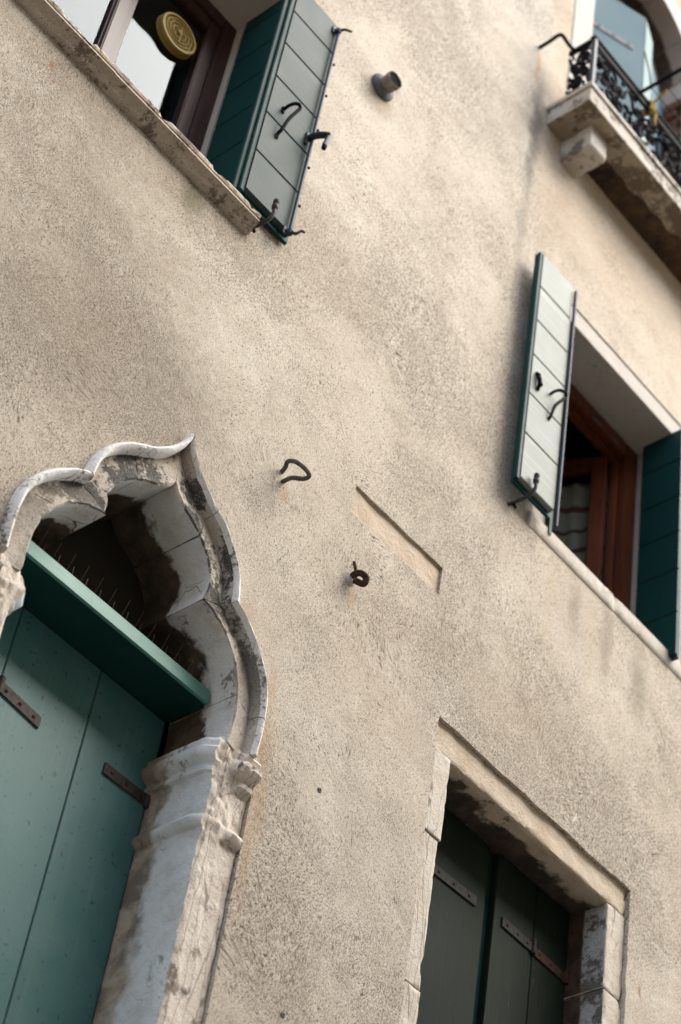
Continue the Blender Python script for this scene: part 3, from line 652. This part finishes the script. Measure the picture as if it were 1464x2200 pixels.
tri = thing('shutter_leaf', (5.82, 0.06, 7.75), 'dark green inner plank shutter leaf on the right reveal of the red brown window', 'shutter', 'plank shutter leaves')
plank_leaf(tri, [7.735, 7.985, 8.25, 8.491, 8.728, 8.977, 9.192], 5.800, 5.818, -0.052, 0.172, 'teal', 'x')
build('backing_board', MB().box(5.8185, 5.836, -0.048, 0.172, 7.73, 9.192), 'teal_face', tri)
tli = thing('shutter_leaf', (4.89, 0.06, 7.75), 'dark green inner plank shutter leaf on the left reveal, mostly hidden behind the pale leaf', 'shutter', 'plank shutter leaves')
plank_leaf(tli, [7.735, 7.985, 8.25, 8.491, 8.728, 8.977, 9.180], 4.895, 4.912, -0.018, 0.172, 'teal', 'x')

# ------------------------------------------------------------------ brown window at the top left
wl = thing('window', (2.3, 0.25, 7.78), 'dark brown wooden casement window with sky reflected in its panes', 'window')
mb = MB(); mb.box(2.795, 2.868, 0.275, 0.36, 7.79, 9.208); mb.box(1.70, 1.80, 0.275, 0.36, 7.79, 9.208); mb.box(1.8005, 2.7945, 0.275, 0.36, 9.12, 9.208); mb.box(1.8005, 2.7945, 0.28, 0.36, 7.79, 7.845)
build('frame', mb, 'brownwood', wl, bevel=.006, seg=2)
for x0, x1, l, r in ((1.802, 2.322, .07, .045), (2.326, 2.793, .05, .062)):
    mb = MB(); mb.box(x0, x0 + l, 0.283, 0.335, 7.85, 9.118); mb.box(x1 - r, x1, 0.283, 0.335, 7.85, 9.118); mb.box(x0 + l, x1 - r, 0.2835, 0.335, 9.05, 9.118); mb.box(x0 + l, x1 - r, 0.2835, 0.335, 7.85, 7.925)
    s = build('sash', mb, 'brownwood', wl, bevel=.005, seg=2)
    build('pane', MB().box(x0 + l - .01, x1 - r + .01, 0.306, 0.310, 7.91, 9.06), 'glass', s)
build('meeting_stile', MB().box(2.285, 2.338, 0.268, 0.2825, 7.85, 9.115), 'brownwood', wl, bevel=.005, seg=2)
# reveal lining of whitish plaster and stone soffit
mb = MB().box(2.897, 2.904, 0.002, 0.275, 7.79, 9.205); mb.box(1.71, 2.8965, 0.002, 0.276, 9.199, 9.207); mb.box(1.702, 1.709, .002, .275, 7.79, 9.198); mb.box(2.8685, 2.8965, 0.24, 0.37, 7.79, 9.198)
o = build('reveal_lining', mb, 'white', wl)
# moulded sill: one profile carried along the wall, its top edge chipped
SP = [(0.25, 7.806), (0.02, 7.800), (-0.045, 7.796), (-0.060, 7.792), (-0.064, 7.780), (-0.060, 7.768), (-0.050, 7.766), (-0.049, 7.760), (-0.060, 7.757), (-0.062, 7.748), (-0.056, 7.742), (-0.043, 7.735), (-0.034, 7.726), (-0.030, 7.716), (-0.022, 7.709), (-0.006, 7.707), (0.25, 7.707)]
rings = []
for k in range(121):
    x = 1.55 + (2.985 - 1.55) * k / 120; ring = []
    for j, (y, z) in enumerate(SP):
        a = noise.fractal(Vector((x, y, z)) * 16, 1, 2, 4) * 0.0035
        if j in (1, 2, 3, 4): c = noise.noise(Vector((x * 12, 3, j * .2))) + .5 * noise.noise(Vector((x * 40, 9, j))); dz = -0.018 * max(0, c - .1); dy = 0.03 * max(0, c - 0.15)
        else: dz = dy = 0
        ring.append(Vector((x, y + dy + a * .6, z + dz + a + (0.004 if x < 2.2 else 0))))
    rings.append(ring)
build('sill', MB().ring_loft(rings), 'sill', wl, smooth=True)

# round yellow ventilator fixed to the pane
vt = thing('ventilator', (2.54, 0.30, 8.72), 'round yellowed plastic ventilator with ringed grille on the dark pane', 'ventilator')
vc = Vector((2.597, 0.3055, 8.828)); VR = 0.100
build('housing', MB().disc(vc, (0, -1, 0), [(0.0, VR * 1.02), (0.008, VR * 1.02), (0.009, VR * .97), (0.018, VR * .97), (0.020, VR * 1.0), (0.030, VR * 1.0), (0.036, VR * .96), (0.037, VR * .86), (0.022, VR * .82), (0.018, VR * .4)], 40), 'yellow', vt, smooth=True)
for k, rr in enumerate((0.72, 0.54, 0.36)):
    ring = [vc + Vector((VR * rr * math.cos(a), -0.033, VR * rr * math.sin(a))) for a in [2 * math.pi * q / 36 for q in range(37)]]
    build('grille_ring', MB().tube(ring, 0.0042, 6), 'yellow', vt, smooth=True)
build('hub', MB().disc(vc + Vector((0, -.028, 0)), (0, -1, 0), [(0, .012), (.014, .012), (.017, .006)], 14), 'yellow', vt, smooth=True)
for a in (0.5, 2.6, 4.7):
    build('spoke', MB().tube([vc + Vector((0, -.031, 0)), vc + Vector((VR * .82 * math.cos(a), -.031, VR * .82 * math.sin(a)))], 0.0035, 6), 'yellow', vt)
build('pull_cord', MB().tube([vc + Vector((0.0, -.044, 0.03)), vc + Vector((0.004, -.046, -0.075))], 0.003, 6), 'yellow', vt)

# ------------------------------------------------------------------ red brown window at the right
wr = thing('window', (5.35, 0.2, 7.7), 'red brown wooden window standing open, with white stone lintel and chipped sill', 'window')
o = build('lintel', MB().box(4.795, 5.93, 0.006, 0.20, 9.183, 9.297), 'white', wr, bevel=.003); subdiv(o, 4, .0015, 18)
o = build('jamb_stone', MB().box(4.795, 4.892, 0.004, 0.20, 7.778, 9.181), 'white', wr, bevel=.003)
o = build('jamb_stone', MB().box(5.838, 5.93, 0.004, 0.20, 7.778, 9.181), 'white', wr, bevel=.003)
mb = MB().box(4.893, 5.8375, 0.2005, 0.27, 9.187, 9.25); mb.box(4.86, 4.8925, 0.201, 0.30, 7.76, 9.186); mb.box(5.8378, 5.87, 0.201, 0.30, 7.76, 9.186)
build('reveal_lining', mb, 'white', wr)
rings = []
SR = [(0.30, 7.772), (0.01, 7.776), (-0.006, 7.775), (-0.011, 7.770), (-0.012, 7.745), (-0.011, 7.715), (-0.009, 7.700), (-0.004, 7.692), (0.015, 7.690), (0.30, 7.690)]
for k in range(121):
    x = 4.775 + (5.95 - 4.775) * k / 120; ring = []
    for j, (y, z) in enumerate(SR):
        a = noise.fractal(Vector((x, y, z)) * 18, 1, 2, 4) * 0.002
        c = noise.noise(Vector((x * 11, 7, j * .12))) + .6 * noise.noise(Vector((x * 37, 2, j * .5)))
        k2 = .6 * max(0, c - .35) if 1 <= j <= 8 else 0
        ring.append(Vector((x, y + a * .6 + .02 * k2, z + a + (-.02 * k2 if j < 5 else .014 * k2))))
    rings.append(ring)
build('sill', MB().ring_loft(rings), 'chipped', wr, smooth=True)
build('sill_bed', MB().box(4.80, 5.93, 0.21, 0.42, 7.60, 7.77), 'white', wr)
mb = MB(); mb.box(5.735, 5.836, 0.225, 0.262, 7.772, 9.184); mb.box(4.895, 4.985, 0.225, 0.262, 7.772, 9.184); mb.box(4.986, 5.734, 0.2255, 0.262, 9.085, 9.184); mb.box(4.986, 5.734, 0.2255, 0.262, 7.772, 7.83)
mb.box(5.705, 5.80, 0.2625, 0.30, 7.78, 9.15); mb.box(4.93, 5.02, 0.2625, 0.30, 7.78, 9.15); mb.box(5.0205, 5.7045, 0.263, 0.30, 9.05, 9.15)
build('frame', mb, 'redwood', wr, bevel=.006, seg=2)
for x in (5.455, 5.60): build('strike_plate', MB().box(x, x + .06, 0.222, 0.2252, 9.098, 9.118), 'zinc', wr, bevel=.001)
# the open right sash swings inwards on the right jamb
ang = R(64); hx, hy = 5.705, 0.305
def sash_pt(u, v, z):                                # u along the sash from its hinge, v its thickness
    return Vector((hx - u * math.cos(ang) - v * math.sin(ang), hy + u * math.sin(ang) - v * math.cos(ang), z))
def sash_box(mb, u0, u1, v0, v1, z0, z1):
    vs = [sash_pt(u, v, z) for u in (u0, u1) for v in (v0, v1) for z in (z0, z1)]
    mb.add(vs, [(0, 1, 3, 2), (4, 6, 7, 5), (0, 4, 5, 1), (2, 3, 7, 6), (0, 2, 6, 4), (1, 5, 7, 3)])
mb = MB(); sash_box(mb, 0, .075, 0, .05, 7.80, 9.06); sash_box(mb, .335, .41, 0, .05, 7.80, 9.06); sash_box(mb, .0752, .3348, 0, .05, 8.97, 9.06); sash_box(mb, .0752, .3348, 0, .05, 7.80, 7.88)
sa = build('sash', mb, 'redwood', wr, bevel=.006, seg=2)
mb = MB(); sash_box(mb, .07, .34, .022, .026, 7.87, 8.98); build('pane', mb, 'glass', sa)
cu = thing('curtain', tuple(sash_pt(.2, .0, 7.8)), 'thin striped curtain hanging behind the open sash of the red brown window', 'curtain')
rings = []
for k in range(25):
    u = .0 + .42 * k / 24; v = -.012 - .008 * math.sin(u * 70)
    rings.append([sash_pt(u, v, 7.82), sash_pt(u, v, 8.935), sash_pt(u, v - .002, 8.935), sash_pt(u, v - .002, 7.82)])
build('cloth', MB().ring_loft(rings), 'cloth', cu, smooth=True)
build('curtain_rod', MB().tube([sash_pt(0, -.012, 8.925), sash_pt(.42, -.012, 8.925)], .005, 8), 'steel', cu, smooth=True)

# ------------------------------------------------------------------ stone framed window, lower right
wb = thing('window_surround', (5.0, 0, 5.0), 'worn grey stone surround with ochre lintel framing the dark olive shutters', 'stone surround')
def stone(name, x0, x1, y0, y1, z0, z1, mats, amt=.003, chip=(.012, 26, .12), cuts=7, x1b=None):
    mb = MB(); x1b = x1 if x1b is None else x1b
    mb.box(x0, x1, y0, y1, z0, z1)
    for i, f in enumerate(mb.f):
        n = (mb.v[f[1]] - mb.v[f[0]]).cross(mb.v[f[2]] - mb.v[f[1]]).normalized()
        c = sum((mb.v[k] for k in f), Vector()) / 4
        if abs(n.y) > .5: mb.mi[i] = 0
        else: mb.mi[i] = min(1, len(mats) - 1)
    o = build(name, mb, mats, wb, bevel=.003)
    subdiv(o, cuts, amt, 20, chip)
    for p in o.data.polygons: p.use_smooth = True
    o.data.set_sharp_from_angle(angle=R(45)); return o
stone('lintel', 4.39, 5.612, 0.018, 0.20, 6.266, 6.40, ['lintel', 'soffit'], .003, (.008, 26, .2), 8)
mb = MB(); mb.box(4.39, 5.612, 0.2005, 0.40, 6.262, 6.40); build('inner_lintel', mb, 'soffit', wb)
stone('jamb_stone', 4.392, 4.490, 0.010, 0.20, 5.905, 6.264, ['surround', 'sootreveal'], .0012, (.003, 30, .3))
stone('jamb_stone', 4.392, 4.481, 0.016, 0.20, 5.30, 5.902, ['surround', 'sootreveal'], .002, (.007, 20, .25))
stone('jamb_stone', 4.392, 4.486, 0.016, 0.20, 4.20, 5.297, ['surround', 'sootreveal'], .002, (.007, 20, .25))
stone('jamb_stone', 5.493, 5.610, 0.018, 0.30, 5.888, 6.264, ['surround', 'sootreveal'], .002, (.006, 24, .25))
stone('jamb_stone', 5.496, 5.612, 0.018, 0.30, 5.20, 5.885, ['surround', 'sootreveal'], .002, (.006, 24, .25))
stone('jamb_stone', 5.496, 5.612, 0.018, 0.30, 4.20, 5.197, ['surround', 'sootreveal'], .002, (.006, 24, .25))
G2 = 'olive green shutter leaves in the stone framed window'
t = leaf_panel('shutter_leaf', 4.46, 4.983, 4.2, 6.268, 0.200, 0.235, 'olive', 'left olive green shutter leaf with a grey three screw strap, left of the dark gap', G2)
strap(t, 4.66, 4.928, 5.972, 0.1995, 0.042, 'greystrap', 3, 0.01)
t = leaf_panel('shutter_leaf', 5.030, 5.2715, 4.2, 6.268, 0.192, 0.227, 'olive', 'middle olive green shutter leaf, right of the dark gap, with grey hinge strap', G2)
strap(t, 5.078, 5.268, 5.985, 0.1915, 0.042, 'greystrap', 3, -0.004, knuckle=5.273)
build('rebate_strip', MB().box(4.985, 5.029, 0.222, 0.24, 4.2, 6.268), 'teal', t)
t = leaf_panel('shutter_leaf', 5.275, 5.488, 4.2, 6.268, 0.192, 0.227, 'olive', 'narrow olive green shutter leaf with rusty strap beside the sooty right jamb', G2)
strap(t, 5.278, 5.490, 5.975, 0.1915, 0.040, 'rust', 3, -0.008, knuckle=5.487)

# ------------------------------------------------------------------ small ironwork on the wall
vp = thing('vent_pipe', (3.49, 0, 9.3), 'grey flanged vent pipe with black grille sticking out of the stucco', 'vent pipe')
vcc = Vector((3.492, 0, 9.305))
build('flange', MB().disc(vcc, (0, -1, 0), [(0.0, .072), (0.010, .079), (0.018, .077), (0.024, .070), (0.034, .058), (0.036, .052)], 36), 'zinc', vp, smooth=True)
build('pipe', MB().disc(vcc, (0, -1, 0), [(0.03, .047), (0.066, .047), (0.068, .050), (0.094, .050), (0.096, .047), (0.082, .045)], 36), 'pipe', vp, smooth=True)
build('grille', MB().disc(vcc + Vector((0, -.080, 0)), (0, -1, 0), [(0, .0455), (.006, .0455)], 32), 'black', vp)
mb = MB()
for k in range(-6, 7):
    hw = math.sqrt(max(0, .045 ** 2 - (k * .007) ** 2)); mb.box(vcc.x - hw, vcc.x + hw, -0.0885, -0.0865, vcc.z + k * .007 - .0012, vcc.z + k * .007 + .0012)
o = build('grille_bars', mb, 'iron', vp); o['kind'] = 'stuff'
for a in (2.4, 5.2): build('screw', MB().disc(vcc + Vector((.050 * math.cos(a), -.08, .050 * math.sin(a))), (math.cos(a), 0, math.sin(a)), [(0, .004), (.003, .003)], 8), 'iron', vp)

vp.scale = (.86, .86, .86)
P = smooth_path([(3.409, .02, 6.800), (3.399, -0.02, 6.811), (3.384, -0.045, 6.815), (3.394, -0.075, 6.806), (3.418, -0.105, 6.775), (3.436, -0.113, 6.752), (3.430, -0.095, 6.741), (3.413, -0.055, 6.753), (3.414, -0.02, 6.761), (3.427, .02, 6.780)], 6)
rg = tag(build('iron_loop', MB().tube(P, 0.0086, 10), 'verdigris', smooth=True), 'bent iron loop sticking out of the stucco above the trefoil arch, rust stain below', 'iron loop')
hk = thing('rusty_hook', (3.83, 0, 6.64), 'small rusty curled hook with an upright nail, in the middle of the stucco wall', 'iron hook')
build('shank', MB().tube(smooth_path([(3.842, .02, 6.650), (3.814, -0.03, 6.624), (3.823, -0.052, 6.625), (3.843, -0.062, 6.614), (3.846, -0.055, 6.590), (3.838, -0.038, 6.598), (3.830, -0.02, 6.612)], 5), 0.0095, 8, 1.3), 'rust', hk, smooth=True)
build('nail', MB().tube([(3.833, -0.02, 6.628), (3.824, -0.027, 6.642), (3.807, -0.024, 6.682)], 0.006, 8), 'rust', hk, smooth=True)
build('mortar_plug', MB().disc((3.826, 0.004, 6.618), (0, -1, .1), [(0, .026), (.012, .020), (.018, .008)], 10), 'white', hk, smooth=True, rough=.004)
for x, z, l in ((3.856, 5.702, 'tiny screw plug in the stucco between the two lower windows'), (3.866, 4.866, 'tiny screw plug low in the stucco right of the white jamb')):
    tag(build('screw_plug', MB().disc((x, 0, z), (0, -1, 0), [(0, .010), (.003, .009), (.004, .004), (.001, .003)], 12), 'zinc', smooth=True), l, 'screw plug')

# ------------------------------------------------------------------ balcony
bc = thing('balcony', (5.4, 0, 10.36), 'small stone balcony slab on a square bracket with damp dark underside', 'balcony')
mb = MB().box(4.612, 6.9, -0.264, -0.001, 10.372, 10.480); mb.box(4.600, 6.9, -0.276, -0.001, 10.4802, 10.515)
for i, f in enumerate(mb.f):
    c = sum((mb.v[k] for k in f), Vector()) / 4
    if abs(c.z - 10.372) < .001: mb.mi[i] = 1
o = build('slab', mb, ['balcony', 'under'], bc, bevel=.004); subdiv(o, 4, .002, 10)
# damp crust along the wall under the slab, with a ragged edge
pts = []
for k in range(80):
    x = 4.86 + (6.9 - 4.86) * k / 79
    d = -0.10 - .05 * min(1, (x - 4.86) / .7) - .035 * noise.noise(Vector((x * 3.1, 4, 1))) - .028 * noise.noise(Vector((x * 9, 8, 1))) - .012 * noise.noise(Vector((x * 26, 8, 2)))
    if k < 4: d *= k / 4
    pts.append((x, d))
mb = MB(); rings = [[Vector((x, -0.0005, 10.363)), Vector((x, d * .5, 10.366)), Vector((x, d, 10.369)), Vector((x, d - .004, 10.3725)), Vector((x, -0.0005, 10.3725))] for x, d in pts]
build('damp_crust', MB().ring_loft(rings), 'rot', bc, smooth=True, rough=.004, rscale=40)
mb = MB(); n = 10
prof = [(0.02, 10.212), (-0.172, 10.212), (-0.186, 10.226), (-0.186, 10.3715), (0.02, 10.3715)]
mb.ring_loft([[Vector((x, y, z)) for y, z in prof] for x in (4.742, 4.878)])
o = build('bracket', mb, 'balcony', bc, bevel=.004); subdiv(o, 5, .0012, 18, (.006, 24, .25)); 
o2_ = copy_part(o, bc, (1.9, 0, 0))

rl = thing('balcony_railing', (5.4, -0.26, 10.515), 'black cast iron balcony railing with dense scrollwork', 'railing')
RY = -0.257
build('corner_post', MB().box(4.606, 4.632, RY - .013, RY + .013, 10.5155, 10.915), 'blueiron', rl, bevel=.004, seg=2)
build('hand_rail', MB().box(4.600, 6.9, RY - .016, RY + .020, 10.9155, 10.932), 'iron', rl, bevel=.004, seg=2)
build('under_rail', MB().box(4.633, 6.9, RY - .008, RY + .010, 10.870, 10.914), 'iron', rl, bevel=.004)
build('bottom_rail', MB().box(4.633, 6.9, RY - .010, RY + .010, 10.520, 10.532), 'iron', rl, bevel=.003)
build('side_rail', MB().box(4.606, 4.630, RY + .021, -0.100, 10.900, 10.931), 'iron', rl, bevel=.004)
build('side_bottom_rail', MB().box(4.610, 4.628, RY + .014, -0.100, 10.520, 10.532), 'iron', rl, bevel=.003)
build('wall_brace', MB().tube(smooth_path([(4.492, .02, 10.908), (4.492, -0.06, 10.910), (4.490, -0.118, 10.913), (4.498, -0.136, 10.912), (4.515, -0.140, 10.906), (4.56, -0.14, 10.895), (4.610, -0.14, 10.905)], 5), .0105, 10), 'iron', rl, smooth=True)
def spiral(cx, cz, r0, turns, a0, sgn, n=22):
    return [(cx + r0 * (1 - .82 * k / n) * math.cos(a0 + sgn * turns * 2 * math.pi * k / n), cz + r0 * (1 - .82 * k / n) * math.sin(a0 + sgn * turns * 2 * math.pi * k / n)) for k in range(n + 1)]
def scroll_shapes():
    """the repeat of the casting, 0.30 wide and 0.335 high: C and S scrolls, leaves and a rosette"""
    S = []
    s1 = spiral(.075, .255, .055, 1.25, R(-90), 1); s2 = spiral(.215, .085, .060, 1.25, R(90), 1)
    S.append(('scroll', [p for p in reversed(s1)] + [(.11, .19), (.16, .155)] + s2, .0075))
    S.append(('scroll', [(.0, .02), (.03, .07), (.035, .12)] + spiral(.075, .125, .042, 1.1, R(180), -1), .007))
    S.append(('scroll', [(.30, .31), (.27, .26), (.262, .22)] + spiral(.222, .215, .042, 1.1, R(0), -1), .007))
    S.append(('scroll', [(.0, .30), (.05, .325), (.12, .318), (.17, .29), (.19, .25), (.165, .225), (.14, .24)], .0065))
    S.append(('scroll', [(.30, .03), (.25, .008), (.18, .014), (.13, .04), (.11, .08), (.135, .105), (.16, .09)], .0065))
    return S
def leaf_blob(cx, cz, a, L, wd):
    pr = [(0, .25), (.2, .7), (.42, 1.0), (.6, .8), (.72, .95), (.88, .5), (1.0, .08)]
    return (cx, cz, a, L, wd, pr)
LEAVES = [leaf_blob(.15, .165, R(40), .11, .021), leaf_blob(.15, .165, R(215), .10, .020), leaf_blob(.12, .205, R(110), .07, .017), leaf_blob(.185, .13, R(-70), .075, .018),
          leaf_blob(.05, .19, R(160), .055, .014), leaf_blob(.26, .14, R(-20), .05, .015), leaf_blob(.075, .05, R(-110), .05, .016), leaf_blob(.235, .285, R(60), .05, .015), leaf_blob(.02, .235, R(70), .06, .014), leaf_blob(.285, .10, R(-100), .06, .014)]
def panel(tf, name_first=None):
    made = []
    for nm, pts, r in scroll_shapes():
        q = smooth_path([(x, 0, z) for x, z in pts], 3); made.append(build(nm, MB().tube([tf(p.x, 0.0, p.z) for p in q], r * 1.35, 6, 1.1), 'iron', rl, smooth=True))
    for cx, cz, a, L, wd, pr in LEAVES:
        ca, sa_ = math.cos(a), math.sin(a); rings = []
        for t, wv in pr:
            c = (cx + L * t * ca, cz + L * t * sa_); h = .011 * math.sin(math.pi * min(1, t * .9 + .08)) + .003
            ww = wd * wv * 1.35
            rings.append([tf(c[0] - sa_ * ww, .003, c[1] + ca * ww), tf(c[0], -h, c[1]), tf(c[0] + sa_ * ww, .003, c[1] - ca * ww), tf(c[0], .006, c[1])])
        made.append(build('leaf_ornament', MB().ring_loft(rings), 'iron', rl, smooth=True))
    c = tf(.15, -.004, .165); d = (tf(.15, -1, .165) - tf(.15, 0, .165))
    made.append(build('rosette', MB().disc(c, d, [(-.006, .024), (.002, .026), (.008, .018), (.010, .012), (.016, .010), (.018, .004)], 12), 'iron', rl, smooth=True))
    return made
f0 = panel(lambda x, y, z: Vector((4.634 + x, RY + y, 10.533 + z)))
f1 = panel(lambda x, y, z: Vector((4.634 + .60 - x, RY + y, 10.533 + z)))
for k in range(1, 3):
    for o in f0 + f1: copy_part(o, rl, (k * .60, 0, 0))
panel(lambda x, y, z: Vector((4.618 - y, RY + .016 + x * .45, 10.533 + z * 1.05)))

cd = thing('yellow_cord', (5.13, -.26, 10.93), 'frayed yellow cord knotted round the balcony hand rail', 'cord')
build('loop', MB().tube(smooth_path([(5.10, RY - .022, 10.86), (5.10, RY - .024, 10.92), (5.105, RY - .005, 10.945), (5.11, RY + .03, 10.92), (5.112, RY + .026, 10.86), (5.115, RY - .018, 10.855), (5.12, RY - .028, 10.91), (5.122, RY - .01, 10.942), (5.128, RY + .028, 10.91)], 5), .0085, 8), 'cord', cd, smooth=True)
build('tail', MB().tube(smooth_path([(5.115, RY - .02, 10.87), (5.13, RY - .035, 10.84), (5.125, RY - .03, 10.79), (5.135, RY - .03, 10.75)], 5), .0075, 8), 'cord', cd, smooth=True)
build('tail', MB().tube(smooth_path([(5.118, RY - .015, 10.93), (5.12, RY - .045, 10.955), (5.125, RY - .085, 10.985), (5.128, RY - .10, 11.005)], 5), .007, 8), 'cord', cd, smooth=True)

cl = thing('clothes_line', (5.03, -.27, 10.93), 'black bracket with thin wires reaching out from the balcony hand rail', 'clothes line')
build('bracket_bar', MB().tube([(5.025, RY + .01, 10.936), (5.035, RY - .55, 10.955)], .011, 8), 'iron', cl, smooth=True)
for y, dx in ((-.06, 0), (-.13, 0), (-.24, .02)):
    build('wire', MB().tube([(5.03, RY + y, 10.955), (6.9, RY + y, 10.965)], .0024, 6), 'iron', cl)
build('stay_wire', MB().tube(smooth_path([(5.02, RY - .02, 11.30), (5.028, RY - .05, 11.1), (5.035, RY - .06, 10.97)], 4), .004, 6), 'iron', cl)

# balcony door
bd = thing('balcony_door_surround', (5.38, 0, 10.52), 'round headed pale stone door surround behind the iron balcony', 'door surround')
def ring_stone(a0, a1):
    rows = []; n = 6; ro, ri = .643, BR
    for k in range(n + 1):
        a = a0 + (a1 - a0) * k / n; c, s = math.cos(a), math.sin(a)
        rows.append([Vector((BCX + r * c, y, BCZ + r * s)) for r, y in ((ro, .36), (ro, -.006), (ri, -.006), (ri, .12), (ri, .24), (ri, .36))])
    mb = MB().ring_loft(rows)
    for i, f in enumerate(mb.f):
        c = sum((mb.v[k] for k in f), Vector()) / len(f); rr = math.hypot(c.x - BCX, c.z - BCZ)
        if rr < BR + .02 and c.y > .02: mb.mi[i] = 1
    build('voussoir', mb, ['white', 'door_soffit'], bd)
MAT['panel_grey'] = m_plain('grey_mauve_panel', (0.30, 0.25, 0.24), 0.7, 0.2, 0.3, 6)
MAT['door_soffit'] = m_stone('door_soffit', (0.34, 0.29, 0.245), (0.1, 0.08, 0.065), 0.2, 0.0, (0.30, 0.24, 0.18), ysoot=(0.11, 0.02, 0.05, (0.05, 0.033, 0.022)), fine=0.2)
for k in range(5): ring_stone(math.pi * k / 5 + .004, math.pi * (k + 1) / 5 - .004)
build('jamb_stone', MB().box(4.738, 4.905, -.006, .36, 10.52, BCZ - .003), 'white', bd, bevel=.004)
build('jamb_stone', MB().box(5.855, 6.022, -.006, .05, 10.52, BCZ - .003), 'white', bd, bevel=.004)
build('reveal_plaster', MB().box(5.855, 6.02, .0505, .36, 12.17, BCZ - .003), 'white', bd, bevel=.006)
b0 = None
for r in range(22):
    for k in range(2):
        y0 = .052 + k * .15 + (.0 if r % 2 else .04); z0 = 10.53 + r * .0745
        y1 = min(y0 + .142, .36)
        o = build('brick', MB().box(5.850 + random.uniform(-.008, .012), 6.01, y0, y1, z0, z0 + .064), 'brick', bd, bevel=.004)
build('mortar', MB().box(5.872, 6.015, .0505, .355, 10.525, 12.168), 'rot', bd)
mb = MB().box(4.9, 5.86, .215, .245, 12.20, 12.82); build('transom_panel', mb, 'panel_grey', bd)
mb = MB().box(4.906, 5.854, .30, .3295, 12.14, 12.20); build('transom_bar', mb, 'iron', bd)
def swung(name, x0, y0, L, ang, z0, z1, mat, label, cut=None):
    t = thing(name, (x0, y0, z0), label, 'shutter', 'balcony door shutter leaves')
    c, s = math.cos(ang), math.sin(ang); th = .03
    def P(u, v, z): return Vector((x0 + u * c - v * s, y0 - u * s - v * c * -1 * -1 if False else y0 - u * s + v * c, z))
    def bx(mb, u0, u1, v0, v1, za, zb):
        mb.add([P(u, v, z) for u in (u0, u1) for v in (v0, v1) for z in (za, zb)], [(0, 1, 3, 2), (4, 6, 7, 5), (0, 4, 5, 1), (2, 3, 7, 6), (0, 2, 6, 4), (1, 5, 7, 3)])
    mb = MB(); bx(mb, 0, L, 0, th, z0, z1); build('panel', mb, mat, t, bevel=.003, seg=2)
    return t, P, bx
t, P, bx = swung('shutter_leaf', 4.907, 0.02, .37, R(19), 10.53, 12.10, 'bluegrey', 'blue grey shutter leaf with riveted strap, swung out over the iron balcony')
mb = MB(); bx(mb, .0, .29, -.006, -.0005, 11.70, 11.742); o = build('hinge_strap', mb, 'zinc', t, bevel=.001)
for u in (.05, .15, .25): q = P(u, -.007, 11.721); build('screw', MB().disc(q, (0, -1, 0), [(0, .007), (.004, .005)], 10), 'iron', o)
build('pintle', MB().tube([P(-.005, -.004, 11.69), P(-.005, -.004, 11.76)], .012, 10), 'iron', o, smooth=True)
swung('shutter_leaf', 5.262, -.098, .165, R(-21), 10.53, 12.10, 'palegrey', 'pale green shutter leaf folded back behind the blue grey one')
swung('shutter_leaf', 5.43, .0, .42, R(-22), 10.53, 12.10, 'bluegrey', 'teal grey door leaf standing deep inside the balcony doorway')
